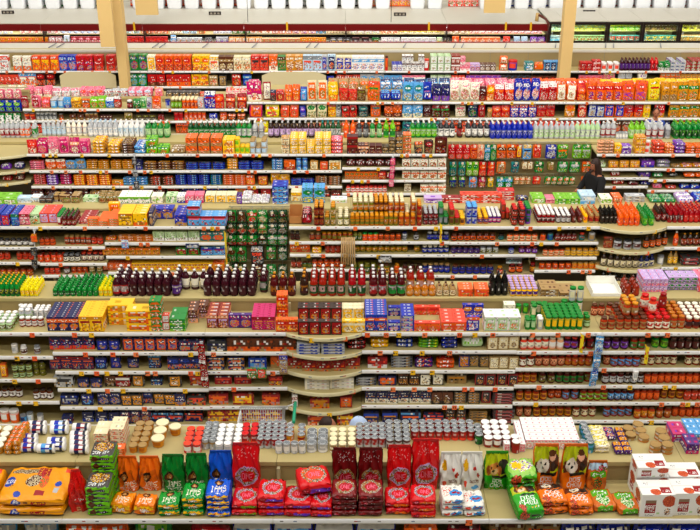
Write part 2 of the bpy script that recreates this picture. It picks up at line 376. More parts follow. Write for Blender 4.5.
def finish_labels():
    groups = {}
    for r_ in REG: groups.setdefault((r_[1]['desc'], r_[2], r_[3], r_[5], r_[4] > 1, r_[6] > 1), []).append(r_)
    used = {}
    for key, lst in groups.items():
        lst.sort(key=lambda q: q[7])
        for n, (o, p, where, j, ny, l, nz, x) in enumerate(lst, 1):
            s = p['desc']
            s += f', {nth(n)} from left' if len(lst) > 1 else ''
            if ny > 1: s += ', front' if j == 0 else f', {nth(j + 1)} deep' if 'hanging tier' not in where else ', behind'
            if nz > 1: s += ', bottom layer' if l == 0 else f', {nth(l + 1)} layer'
            s += f', {where}'
            if len(re.findall(r"[A-Za-z0-9][A-Za-z0-9'-]*", s)) > 16: s = s.replace(' items', '').replace(', front', '').replace('upper tier on top of', 'upper tier,').replace(' and ', '-')
            o['label'] = s; q = p['desc'].split(',')[0]; o['group'] = q + ('es' if q.endswith('x') else 's') + ', ' + where
            used[s] = used.get(s, 0) + 1
PARTS = {'B': True}
ZT = 1.5; ZD = {'A': .20, 'B': .17, 'C': .06, 'D': .04, 'E': .10, 'F': .4}
YF = dict(A=519, B=332.5, C=226.5, D=154, E=102, F=71)
D0 = {k: DY(v, ZT) for k, v in YF.items()}
GAPS = {}
def top(row, side, lines, where=None, zt=None):
    """stock on the top shelf; each line: token px0 px1 y_of_front_base [deep [layers]]"""
    z = (ZT if side == 'n' else ZT + ZD[row]) if zt is None else zt
    wh = where or (('top of ' if side == 'n' else 'rear top, ') + RACK[row])
    for ln in lines.strip().splitlines():
        q = ln.split()
        if not q: continue
        tok, x0, x1, yb = q[0], float(q[1]), float(q[2]), float(q[3]); ny = int(q[4]) if len(q) > 4 else 1; nz = int(q[5]) if len(q) > 5 else 1
        p = product(tok, PARTS.get(row, False)); df = DY(yb, z)
        lim = D0[row] + (.57 if side == 'n' else 1.12 if row != 'A' else 1.22)
        df = max(df, D0[row] + (.012 - bulge_at(row, XP((x0 + x1) / 2, D0[row], z)) if side == 'n' else .64))
        df = min(df, lim - p['d'] * 1.02)
        a, b = XP(x0, df, z), XP(x1, df, z)
        n = max(1, int((b - a) / p['w'] + .3)); pitch = (b - a) / n; sx = min(1.0, pitch * .985 / p['w'])
        dy = p['d'] * (1.03 if p['shape'] in ('box', 'bag', 'pillow') else 1.03 * sx); ny = max(1, min(ny, int((lim - df) / dy + .05)))
        for i in range(n):
            jx = R.uniform(-1, 1) * max(0, pitch - p['w'] * sx) * .3
            kz = nz - (1 if nz > 1 and R.random() < .25 else 0)
            jx += clear_x(p, a + (i + .5) * pitch + jx, df + p['d'] / 2, z + .001, sx)
            for j in range(ny):
                for l in range(max(1, kz)):
                    if None is place(p, a + (i + .5) * pitch + jx, df + p['d'] / 2 + j * dy, z + l * p['h'] * 1.002 + .001, wh, j, ny, l, nz, rz=0 if pitch < p['w'] * 1.06 or nz > 1 else R.uniform(-.04, .04), sx=sx): break
SHELFNAME = {1: 'second shelf', 2: 'third shelf', 3: 'fourth shelf', 4: 'fifth shelf', 5: 'sixth shelf', 6: 'seventh shelf'}
def shelf(row, idx, y, lines, deep=1):
    """stock of a lower shelf; entries 'token px0 px1[ layers]' separated by ';'. y: image height of that shelf's edge, measured at its front"""
    z = ZY(y, D0[row]) ; zz = z
    for ent in lines.split(';'):
        q = ent.split()
        if not q: continue
        tok, x0, x1 = q[0], float(q[1]), float(q[2]); nz = int(q[3]) if len(q) > 3 else 1
        p = product(tok, PARTS.get(row, False)); rec = R.choice((.012, .02, .03, .06)); df = D0[row] + rec
        a, b = XP(x0, df, z), XP(x1, df, z)
        n = max(1, int((b - a) / p['w'] + .3)); pitch = (b - a) / n; sx = min(1.0, pitch * .985 / p['w'])
        for i in range(n):
            if n > 6 and R.random() < .04: continue
            dd = R.uniform(0, .02) - bulge_at(row, a + (i + .5) * pitch) * .9; jx = R.uniform(-1, 1) * max(0, pitch - p['w'] * sx) * .3
            jx += clear_x(p, a + (i + .5) * pitch + jx, df + p['d'] / 2 + dd, zz + .001, sx)
            for l in range(nz):
                if None is place(p, a + (i + .5) * pitch + jx, df + p['d'] / 2 + dd, zz + l * p['h'] * 1.002 + .001, f'{SHELFNAME[idx]}, {RACK[row]}', 0, 1, l, nz, rz=0 if pitch < p['w'] * 1.05 else R.uniform(-.05, .05), sx=sx): break
            if deep > 1 and p['d'] < .12:
                place(p, a + (i + .5) * pitch, df + p['d'] * 1.6 + dd, zz + .001, f'{SHELFNAME[idx]}, {RACK[row]}', 1, 2, 0, 1, sx=sx)

# ------------------------------------------------------------------ racks
BAYN = {}
def rail_mesh(x0, x1, bulge=0.0, n=1):
    pass
def bay(row, px0, px1, ys, bulge=0.0, peg=False, topz=None, deep=.5, header=True, tagp=.6, desc=''):
    """one bay of a double-sided shelving rack: Empty > back_panel, divider, rear_top_shelf, upright, base_deck, shelf (> price_rail, price_tag)"""
    d0 = D0[row]; zt = ZT if topz is None else topz
    x0, x1 = XP(px0, d0, ZT), XP(px1, d0, ZT); BAYN[row] = BAYN.get(row, 0) + 1; nb = BAYN[row]
    if bulge: BULGE.append((row, x0, x1, bulge))
    e = link('shelving_rack', None, ((x0 + x1) / 2, d0, 0)); W = x1 - x0; hw = W / 2 - .002
    e['label'] = f'beige steel shelving bay, {desc}'; e['category'] = 'shelving rack'; e['group'] = f'shelving bays of the {RACK[row]}'
    pl = d0 + .575
    def B(nm, mk, *bx, **kw):
        m_ = MB(); m_.box(*bx); return link(nm, m_.mesh(nm, [M[mk]]), parent=e, **kw)
    zdv = (ZT if topz is None else topz) + ZD[row]
    B('back_panel', 'panel', -hw, .575, zt - .03, hw, .60, zdv - .031); B('lower_back_panel', 'panel' if peg else 'base', -hw, .576, .0, hw, .60, zt - .031)  # outside peg bays, lower panel coloured dark to imitate shade behind the stock
    B('divider_cap', 'shelf', -hw, .565, zdv - .03, hw, .62, zdv + .012)
    B('rear_top_shelf', 'shelf', -hw, .621, zdv - .04, hw, 1.10 if row != 'A' else 1.20, zdv - .001)
    B('rear_panel', 'panel', -hw, 1.08, .0, hw, 1.095, zdv - .045)
    B('upright', 'upright', -hw, .53, .1, -hw + .03, .574, zdv - .04)
    B('base_deck', 'base', -hw, .03, 0, hw, .574, .12)
    if peg:
        pegz = ys
        for zy in pegz:
            m_ = MB(); z = ZY(zy, d0 + .5)
            m_.box(-hw, .555, z - .012, hw, .574, z + .012); link('peg_bar', m_.mesh('peg_bar', [M['upright']]), parent=e)
        return e
    for k, y in enumerate(ys):
        z = ZT if (k == 0 and topz is None) else ZY(y, d0)
        m_ = MB(); n = 12 if bulge else 1
        def fy(u): return -bulge * math.sin(math.pi * u) ** .8 if bulge else 0
        b0 = len(m_.v)
        for i in range(n + 1):
            u = i / n; x = -hw + 2 * hw * u
            m_.v += [(x, fy(u), z - .025), (x, fy(u), z), (x, .574, z), (x, .574, z - .025)]
        for i in range(n):
            a = i * 4
            for q in ((0, 4, 5, 1), (1, 5, 6, 2), (2, 6, 7, 3), (3, 7, 4, 0)): m_.quad([a + t for t in q], 'white')
        m_.quad((0, 1, 2, 3), 'white'); m_.quad((n * 4 + 3, n * 4 + 2, n * 4 + 1, n * 4), 'white')
        sh = link('shelf', m_.mesh('shelf', [M['shelf']]), parent=e)
        r_ = MB(); rr = random.Random(int(px0 * 7 + y * 13)); nr = max(8, int(W / .03)) if not bulge else 24
        rh = .048
        cols = []
        b = len(r_.v)
        for i in range(nr + 1):
            u = i / nr; x = -hw + 2 * hw * u; yy = fy(u) - .012
            for t in range(5): r_.v.append((x, yy - (.004 if t in (1, 2, 3) else 0), z + .004 - rh * t / 4))
            r_.v.append((x, yy + .011, z + .004 - rh)); r_.v.append((x, yy + .011, z + .004))
        for i in range(nr):
            a = b + i * 7
            for t in range(7):
                c_ = 'eeeef0' if t != 3 else 'd2d0cc'
                if bulge: c_ = 'd8cfa6'
                if t == 1 and rr.random() < .10: c_ = rr.choice(['8a8884', '4a4846', 'b04438', '6a7a9a'])
                t2 = (t + 1) % 7; r_.quad((a + t2, a + 7 + t2, a + 7 + t, a + t), c_)
        r_.quad([b + t for t in range(7)], 'white'); r_.quad([b + nr * 7 + t for t in range(6, -1, -1)], 'white')
        link('price_rail', r_.mesh('price_rail', [M['rail']]), parent=sh)
        nt = int(W / .11)
        for i in range(nt):
            if rr.random() < tagp * .33:
                u = (i + rr.uniform(.2, .8)) / nt; c_ = rr.choice(['f2c21c', 'f2c21c', 'f07a3c', 'f58a52', 'ef6a2e']) if nb % 2 else rr.choice(['f07a3c', 'f58a52', 'f2c21c', 'ef6a2e'])
                yy = fy(u) - .0205
                t_ = MB(); x = -hw + .04 + (2 * hw - .08) * u; w2 = .030
                im = art(5, 4, c_, [('n', .1, .3, .9, .75, ['3a2a20', c_], .7)], int(px0 + i))
                t_.grid(im, lambda a_, b_: (x - w2 + 2 * w2 * a_, yy, z - .058 + .062 * b_)); t_.box(x - w2, yy + .0008, z - .058, x + w2, yy + .003, z + .004, c_)
                link('price_tag', t_.mesh('price_tag', [M['tag']]), parent=sh)
    return e
# ------------------------------------------------------------------ the setting
def st(name, mk, *bx):
    m_ = MB(); m_.box(*bx); return link(name, m_.mesh(name, [M[mk]]), kind='structure')
st('floor', 'floor', -16, 1, -.1, 16, 36, 0)
st('wall_back', 'white', -16, 33.5, 0, 16, 33.7, 6)

# ------------------------------------------------------------------ shelving, row by row (numbers after the row: where along the row each bay begins and ends)
for a, b, n_ in ((-150, 62, 'with yellow kibble bags'), (62, 273, 'with orange, green and blue pet food bags'), (273, 489, 'with red and white pet food bags'), (489, 700, 'with dog chow bags and meaty boxes'), (700, 860, 'at the end of the front rack')):
    bay('A', a, b, (519, 551), desc=n_, tagp=.1)
BB = [(-100, 50, (333, 356, 379, 401, 424), 0, 'with glass jars and tubs'), (50, 205, (333.5, 352, 371, 388.5, 406.5, 425), 0, 'with navy pasta boxes'), (205, 286, (333, 352, 371, 387, 406, 424), 0, 'with red meal boxes and magenta boxes'),
 (286, 362, (333.5, 351, 370, 387, 406, 424), .15, 'with rounded bulging shelves'), (362, 518, (333.5, 350.5, 370, 387, 405, 425), 0, 'with blue and orange boxes'), (518, 602, (333.5, 351, 368, 385, 402, 420), 0, 'with sauce jars and green canisters'),
 (602, 755, (333.5, 351, 368, 385, 402, 420), 0, 'with red sauce jars')]
for a, b, ys, bl, n_ in BB: bay('B', a, b, ys, bl, desc=n_ + ', second rack')
CB = [(-80, 35, (226.5, 247, 262, 277), 0, 'with spice jars and red and blue boxes'), (35, 103, (226.5, 246.5, 263, 275), 0, 'with orange jars'), (103, 225, (226.5, 242.5, 256, 272), 0, 'with cookie boxes'),
 (289, 351, (226.5, 241.5, 254, 269), 0, 'with dark red jars'), (351, 450, (226.5, 241.5, 254.5, 275), 0, 'with gold-lidded jars'), (450, 538, (226.5, 242, 254.5, 275), 0, 'with mustard and relish jars'),
 (538, 600, (226, 242, 257, 270), 0, 'with spice jars'), (600, 667, (226, 247, 265, 282), .2, 'with a rounded bulging front'), (667, 770, (226, 247, 267, 283), 0, 'with amber bottles')]
for a, b, ys, bl, n_ in CB: bay('C', a, b, ys, bl, desc=n_ + ', third rack')
bay('C', 225, 289, (208, 221, 232, 244, 262), peg=True, desc='with peg bars of hanging rice bags, third rack')
DB = [(-60, 27, (152, 169, 180), .25, 'with a rounded cookie display'), (27, 134, (154, 170.5, 186, 201), 0, 'with candy bags and gold packs'), (134, 230, (154, 170.5, 186, 201), 0, 'with blue and brown packs'), (230, 342, (154, 170.5, 186, 201), 0, 'with cream and yellow packs'),
 (342, 396, (154, 167.5, 180, 193), 0, 'with dark red packs'), (396, 447, (154, 167.5, 180, 193), 0, 'with white snack boxes'), (597, 652, (155, 168.5, 177.5, 186), 0, 'with yellow and purple boxes'), (652, 760, (155, 168.5, 179.5, 190), 0, 'with orange packs')]
for a, b, ys, bl, n_ in DB: bay('D', a, b, ys, bl, desc=n_ + ', fourth rack')
bay('D', 447, 597, (143, 160, 175, 187), peg=True, desc='with peg bars of hanging candy bags, fourth rack')
EB = [(22, 64, (109, 120.5, 134), 'with pink candy'), (64, 156, (109, 120.5, 134), 'with green and orange bags'), (156, 247, (109, 121, 134), 'with amber jars'), (247, 362, (102, 118, 133), 'with magenta and orange bags'), (362, 477, (102, 118, 133), 'with blue chip bags'),
 (477, 592, (102, 118, 133), 'with red and blue chip bags'), (592, 770, (102, 118, 133), 'with orange and gold chip bags')]
for a, b, ys, n_ in EB: bay('E', a, b, ys, desc=n_ + ', fifth rack', topz=ZY(ys[0], D0['E']), tagp=.4)
bay('E', -60, 22, (88, 99, 112), peg=True, desc='with peg bars of hanging bags, fifth rack')
k = 0
for a in range(-80, 760, 77):
    bay('F', a, a + 77, (71, 86.5) if a < 600 else (71, 80.5, 92), desc=['with orange cereal', 'with biscuits', 'with blue cereal', 'with cream boxes', 'with snack packs', 'with small cups', 'with sauce bottles', 'with green packets', 'with rice packs', 'with red boxes', 'with oat boxes', 'with bread mixes'][k] + ', sixth rack', tagp=.5); k += 1
# canopy along the sixth rack with its metal arms
zc = ZY(50, D0['F'] + .48)
m_ = MB(); m_.box(-13, D0['F'] + .44, zc - .05, 13, D0['F'] + 1.28, zc)
cn = link('rack_canopy', m_.mesh('rack_canopy', [M['white']]), label='long white canopy board along the top of the sixth rack', cat='canopy')
for px in (52, 60, 155, 162, 205, 254, 308, 316, 404, 454, 462, 505, 555, 605, 613, 660):
    m_ = MB(); x = XP(px, D0['F'] + .8, zc); y = D0['F']; m_.tube([(x - .03, y + .62, zc + .03), (x + .06, y + 1.0, zc + .05)], .014, 'grey'); link('support_arm', m_.mesh('support_arm', [M['rail']]), parent=cn)
m_ = MB(); m_.box(-13, D0['F'] + .45, ZT, 13, D0['F'] + .50, zc - .051)
link('backboard', m_.mesh('backboard', [M['panel']]), parent=cn)
for px in range(-4, 720, 38):
    m_ = MB(); x = XP(px, D0['F'] + .45, 1.7); m_.box(x - .008, D0['F'] + .440, ZT, x + .008, D0['F'] + .449, zc - .052, '8d8262'); link('seam_strip', m_.mesh('seam_strip', [M['rail']]), parent=cn)
# arched aisle headers on the second shelf of the sixth rack
for a, b, nm in ((60, 116, 'above pink and blue candy'), (262, 326, 'above the magenta bag')):
    d = D0['F'] - .05; z0 = ZY(88, d); z1 = ZY(72, d); x0, x1 = XP(a, d, 1.3), XP(b, d, 1.3)
    m_ = MB(); n = 16; pts = [(x0, z0), (x1, z0)]
    for i in range(n + 1):
        u = i / n; x = x1 + (x0 - x1) * u; e = min(u, 1 - u); pts.append((x, z1 - .09 + .09 * min(1, math.sin(min(1, e * 5) * math.pi / 2))))
    nb = len(pts)
    m_.v += [(x, d, z) for x, z in pts] + [(x, d + .03, z) for x, z in pts]
    m_.quad(range(nb), 'd4c69c'); m_.quad([nb + i for i in range(nb)][::-1], 'd4c69c')
    for i in range(nb): m_.quad((i, nb + i, nb + (i + 1) % nb, (i + 1) % nb), 'a8966a')
    link('aisle_header_board', m_.mesh('aisle_header_board', [M['rail']]), label=f'blank beige header board with arched top, {nm}', cat='sign')

# ------------------------------------------------------------------ second rack stock
top('B', 'n', '''
cj:pale_green:olive:white@8x12 -30 13 331 4
cj:silver:pale_green:white@8x16 13 26 322 2
ht:silver:white:white 19 33 314 3
jj:rust:white:white 19 44 327 1
ht:white:silver:white 30 46 319 3
mt:silver:white:white@11x14 35 48 311 1
pb:navy:orange:gold@13x19x5 48 80 331 8
fl:navy:silver@14x8 73 84 313 1 1
pb:yellow:gold:crimson@14.5x21x6 80 104 332 7
fl:yellow:gold:orange@30x9 109 134 325 1 3
fl:yellow:orange:crimson@31x9 127 152 331 1 3
sb:green:orange:white@14x10 151 163 331 2 4
sb:coral:white:green@10x10 163 170 330 1 2
fl:green:lime:white@20x8x16 170 186 331 2 2
tb:brown:peach:lilac@12x17x9 186 197 323 4
tb:brown:peach:lilac@12x17x9 197 207 318 3
tb:rust:peach:lilac@12.5x17x9 207 229 328 4
cb:purple:magenta:gold@14x18x6 229 252 328
cb:magenta:crimson:gold@14x18x6 252 275 330 6
mb:orange:red:yellow@14x17x7 276 298 332 1
mb:orange:red:yellow@14x17x7 277 288 320 2 2
cb:dark_brown:crimson:gold@13.5x18x8 298 342 335 1
cb:dark_brown:crimson:gold@13.5x18x8 298 342 321 2
mb:yellow:cream:ivory@14x16x8 342 365 333 1
mb:cream:yellow:ivory@14x16x8 342 364 320 2
pb:blue:orange:navy@14x22x6 365 387 331 7
mb:royal:silver:pink@15x12 388 400 331 1
mb:royal:silver:pink@15x12 388 400 316 2
fl:royal:silver:pink@16x7x8 401 414 331 4 3
mb:coral:orange:honey@16x11 414 440 331 1
mb:coral:red:honey@16x11 414 440 315 1
mb:coral:orange:honey@16x12x9 441 466 331 4
rb:royal:orange:white@15x19 466 479 331 1
rb:royal:gold:white@14x18 462 483 318 1
rb:white:pale_green:orange@15x19x11 484 520 331 2
rb:ivory:pale_green:lime@14x17x11 503 516 317 1
ht:green:lime:green@7x12 515 530 314 1
ht:green:pale_green:green@6.5x14 525 536 330 2
gc:silver:cream:white@6.5x15 536 545 330 2
gc:green:yellow:green@8x18 545 583 330 5
gc:green:cream:green@7x17 531 548 318 2
gc:silver:cream:green@8x18 560 583 312 1 2
jj:olive:pale_green:green@8x15 583 592 328 2
sj:rust:peach:brown@8.5x15 591 605 316 1
sj:amber:tan:brown@9x16 600 615 330 1
sj:amber:peach:brown@9x16 606 620 316 1
sj:amber:tan:brown@9.2x16.5 616 647 330 6
sj:amber:ivory:red@9.2x16.5 647 670 330 6
sj:amber:tan:honey@9.2x16.5 670 685 329 6
sj:rust:wine:ivory@9.2x15 685 760 329 6
''')
# jars stacked high at the right of the rack
z2 = ZT + .167
top('B', 'n', '''
sj:amber:tan:gold@9.2x16.5 623 639 316 3
sj:coral:ivory:red@11x18 640 650 309 1
sj:coral:ivory:red@12x19 649 657 314 2
sj:rust:crimson:crimson@10x18 659 667 308 1
''', where='upper tier on top of second rack', zt=z2)
top('B', 'f', '''
lb:green:dark_green:yellow@6x18 -30 20 297 6
lb:lemon:yellow:lemon@6x14 17 35 297 6
lb:green:dark_green:green@6.5x13 52 76 298 6
lb:green:green:dark_green@6.5x14 73 95 297 7
lb:lemon:yellow:lime@6.5x15 93 107 299 6
bt:wine:crimson:white 104 124 297 4
bt:wine:wine:white 124 165 297 3
bt:wine:purple:white 165 176 298 4
bt:wine:ivory:white 176 203 290 1
bt:wine:wine:white 203 256 298 4
bt:wine:dark_green:white 256 270 293 3
bt:maroon:maroon:gold 270 296 298 2
bt:dark_brown:wine:gold 298 310 296 3
bt:ruby:dark_green:white 309 346 297 4
bt:crimson:dark_green:white 346 368 298 4
bt:maroon:crimson:white 368 388 298 5
bt:maroon:green:white 388 406 298 3
bt:ruby:honey:white 406 436 291 2
bt:honey:gold:white@9x17 406 436 298 1
bt:tan:cream:brown@8x15 436 456 298 2
mb:orange:coral:gold@18x10 457 490 298 3
wi:black:black:charcoal 489 508 296 2
cj:yellow:purple:lilac@7x11 510 538 298 6
fl:tan:brown:silver@22x5x14 540 578 298 2 2
''')
shelf('B', 1, 356, 'mt:white:silver:white@8x11 11 18; cj:white:brown:white@8x11 19 27; cj:silver:brown:grey@8x11 33 41')
shelf('B', 2, 379, 'rb:orange:yellow:red@7x19 1 8; cj:olive:pale_green:dark_brown@7.5x10 12 32 2; cj:olive:olive:dark_brown@7.5x10 33 46 2')
shelf('B', 3, 401, 'cj:brown:white:dark_brown@8.5x14 -12 22; cj:brown:white:dark_brown@8.5x14 33 53')
shelf('B', 4, 424, 'mt:orange:white:white@12x17 -10 19; mt:sky:navy:grey@8x10 18 25; mt:white:pale_blue:grey@8x12 26 33; mt:silver:white:grey@8x11 36 44')
shelf('B', 1, 352, 'pb:navy:coral:royal@13.5x17 50 95; pb:navy:royal:gold@13x14 97 120; pb:navy:orange:royal@13x17 123 178; fb:navy:coral:tan@18x13 179 204')
shelf('B', 2, 371, 'pb:navy:crimson:orange@14x18 50 94; pb:navy:royal:sky@13x16 95 107; pb:navy:royal:gold@13x16 111 121; pb:navy:blue:gold@13x13 126 141; pb:navy:sky:gold@15x20 149 161; pb:navy:blue:orange@14x17 168 202')
shelf('B', 3, 388.5, 'fb:silver:charcoal:white@24x14 54 75; pb:navy:blue:gold@13x12 77 104; tb:brown:black:tan@14x15 105 116; fb:crimson:white@17x13 116 130; pb:charcoal:gold:white@14x16 132 145; fb:navy:sky:royal@14x9 151 162; pb:charcoal:gold:white@15x16 169 182; fb:crimson:coral:gold@17x14 190 204')
shelf('B', 4, 406.5, 'fb:navy:blue:silver@21x13 58 79; pb:navy:royal:sky@14x16 81 95; pb:navy:blue:gold@14x17 98 121; pb:charcoal:gold:navy@14x16 122 143; pb:navy:blue:orange@14x18 143 153; pb:charcoal:gold:navy@14x16 154 176; pb:navy:gold:blue@13x17 175 186; fb:charcoal:coral:gold@23x12 187 206')
shelf('B', 5, 425, 'fb:navy:blue@16x10 62 72; fb:navy:blue:white@14x14 82 121; pb:navy:crimson:tan@12x18 121 151; fb:navy:sky:coral@20x13 150 184; fb:navy:coral:orange@22x12 184 205')
shelf('B', 1, 352, 'fb:charcoal:navy:silver@24x12 207 227; fb:brown:orange:crimson@28x17 227 296; fl:silver:blue:grey@28x4 297 345 4')
shelf('B', 2, 371, 'fb:navy:gold:coral@20x9 207 246 2; mb:blue:silver:sky@22x16 248 268; mb:orange:tan:coral@16x16 270 285; mb:crimson:tan:orange@18x16 288 360')
shelf('B', 3, 387, 'fb:crimson:navy:coral@21x12 212 254; fb:crimson:coral@17x12 268 284; fl:ivory:white:coral@30x5 305 354 3')
shelf('B', 4, 406, 'fb:crimson:orange:gold@24x14 208 229; mb:crimson:yellow:coral@26x15 232 256; fb:crimson:orange:gold@22x14 257 284; tb:white:crimson@7x17 292 298; mb:crimson:gold:orange@24x14 300 332; mb:crimson:orange:gold@16x15 340 352')
shelf('B', 5, 424, 'mb:crimson:yellow:gold@24x16 208 282; mb:crimson:orange:ivory@24x17 300 330; mb:crimson:yellow@20x17 331 356')
shelf('B', 1, 350.5, 'hp:crimson:black:coral@22x6x14 345 367 2; cp:yellow:gold:lemon@22x6x14 368 392 2; cp:blue:navy:silver@20x6x14 392 416 2; wp:lime:green:lemon@24x4x14 416 439 3; cp:navy:royal:blue@20x6x14 440 459 3; hp:pale_green:white:lime@26x16x14 460 486; tb:tan:cream:brown@13x18 487 519')
shelf('B', 2, 370, 'fb:crimson:white:coral@24x15 364 389; fl:charcoal:silver:navy@26x4 389 413 4; cp:purple:orange:magenta@22x6x14 413 435 2; cp:orange:coral:crimson@22x6x14 435 458 2; pb:blue:gold:orange@13x16 459 469; tb:charcoal:tan:gold@13x16 469 489; tb:tan:cream:ivory@12x17 489 518')
shelf('B', 3, 387, 'fl:charcoal:silver:navy@25x4 354 377 3; fb:navy:orange:gold@22x13 378 397; tb:brown:black:gold@12x16 398 419; tb:dark_brown:ivory:cream@14x17 419 444; fb:tan:black:gold@24x14 445 472; mb:crimson:charcoal:gold@12x16 474 518')
shelf('B', 4, 405, 'tb:navy:ivory:gold@13x18 365 431; tb:brown:black:tan@13x17 431 453; fl:charcoal:tan:gold@15x4 454 480 4; mb:crimson:charcoal:gold@11x17 481 491; fl:charcoal:crimson:silver@26x4 492 516 4')
shelf('B', 5, 425, 'fb:navy:blue:gold@19x15 363 399; fb:navy:sky:orange@25x15 400 422; fb:navy:coral:orange@25x12 421 444; mb:charcoal:crimson:gold@11x19 444 466; fl:tan:charcoal:gold@22x4 466 489 4; fl:charcoal:crimson:silver@26x5 490 515 4')
shelf('B', 1, 351, 'sj:coral:ivory:ivory 520 549; sj:peach:white:ivory 549 564; sj:wine:violet:coral 564 578; sj:crimson:wine:brown 578 603; sj:wine:violet:brown 603 629; sj:rust:green:brown 630 646; sj:green:lime:rust 651 669; sj:dark_brown:maroon:brown 670 760')
shelf('B', 2, 368, 'sj:rust:ivory:brown 519 535; sj:rust:peach:brown 535 565; sj:rust:honey:coral 565 592; sj:rust:peach:brown 603 611; sj:rust:sky:brown 611 640; sj:rust:cream:brown 640 700; sj:rust:tan:brown 700 755')
shelf('B', 3, 385, 'sj:rust:gold:brown 517 537; sj:maroon:olive:brown 537 556; sj:maroon:green:brown 556 584; sj:rust:olive:brown 584 592; sj:maroon:silver:brown 602 624; sj:dark_brown:silver:brown 624 644; sj:amber:orange:brown 644 755')
shelf('B', 4, 402, 'sj:rust:gold:brown 516 548; sj:rust:orange:brown 548 562; sj:rust:sky:brown 562 580; sj:rust:lime:brown 580 608; sj:maroon:sky:dark_brown 608 634; sj:amber:orange:brown 634 660; sj:rust:gold:brown 660 684; sj:amber:coral:brown 684 755')
shelf('B', 5, 420, 'sj:rust:peach:brown 515 533; sj:rust:gold:brown 533 572; sj:rust:cream:brown 572 597; sj:rust:sky:brown 603 633; sj:amber:gold:brown 634 655; sj:rust:honey:brown 656 672; sj:amber:orange:brown 672 755')

# ------------------------------------------------------------------ third rack stock
top('C', 'n', '''
mb:blue:red:sky@11x20x8 -14 2 226 5
mb:blue:red:coral@11x19x8 2 12 226 5
mb:blue:green:sky@11x19x8 12 19 226 5
mb:pink:crimson:white@15x18x9 20 30 225 4
mb:pale_green:green:orange@14x16x9 30 40 224 4
mb:coral:lilac:pink@15x16x9 40 58 223 4
ht:crimson:white:green@7x15 57 62 225 5
db:maroon:crimson:green@7x17 62 76 226 5
fl:crimson:white:coral@22x5x9 74 88 224 5 2
fl:orange:tan:gold@16x4x10 83 118 226 4 3
cb:yellow:orange:brown@18x19x9 108 119 217 3
cb:yellow:honey:brown@21x20x10 119 133 226 4
cb:yellow:orange:olive@21x20x10 133 148 226 4
pb:navy:tan:gold@6x22x9 149 154 226 3
cb:royal:gold:tan@18x17x9 151 174 219 2
cb:royal:tan:gold@18x18x10 175 187 226 4
mb:sky:crimson:pink@19x16x8 188 226 226 3 2
hp:crimson:maroon:pink@17x20x10 302 312 225 3
pj:maroon:rust:gold@8x16 314 324 226 4 2
pj:olive:tan:gold@8x16 324 336 226 3 2
pj:olive:cream:cream@8x16 337 350 226 5
oj:honey:olive:gold@7.6x17 350 384 226 2
oj:olive:honey:gold@7.6x17 384 398 226 2
oj:amber:honey:gold@7.6x17 398 416 226 2
oj:crimson:rust:gold@7x17 416 422 226 4 2
oj:olive:honey:cream@7.6x17 352 374 222 5 2
oj:brown:honey:gold@7.6x17 374 388 222 5 2
oj:honey:amber:cream@7.6x17 388 416 222 5 2
jj:maroon:crimson:silver@7x10 423 438 225 5 2
ht:dark_green:grey:green@8x15 437 447 225 3 2
ht:olive:brown:red@8x13 447 460 225 4 2
ht:gold:brown:yellow@8x12 459 467 225 4 2
ca:royal:silver:sky@8x14 466 477 224 3 2
jj:honey:purple:yellow@8x12 477 489 224 5
jj:purple:magenta:white@7x12 488 501 223 6
ht:brown:amber:red@8x13 501 510 220 3 2
sj:dark_brown:amber:red@8.5x14 511 525 226 4 2
ht:violet:dark_green:green@8x13 524 532 224 4 2
jj:crimson:maroon:white@7x15 537 555 223 6
jj:maroon:silver:white@7x13 556 571 223 5
db:maroon:brown:crimson@7x18 571 583 223 4
db:yellow:orange:honey@7x17 583 588 223 6
db:tan:crimson:orange@7x18 588 600 223 6
wi:black:dark_brown:black@7x22 600 617 224 4
kt:orange:coral:orange@8x22 618 640 226 6
kt:green:lime:green@8x20 641 655 226 6
wi:dark_brown:crimson:brown@7x22 655 667 222 4
db:crimson:maroon:crimson@7x22 667 683 223 5
db:crimson:red:coral@8x22 682 760 223 5
''')
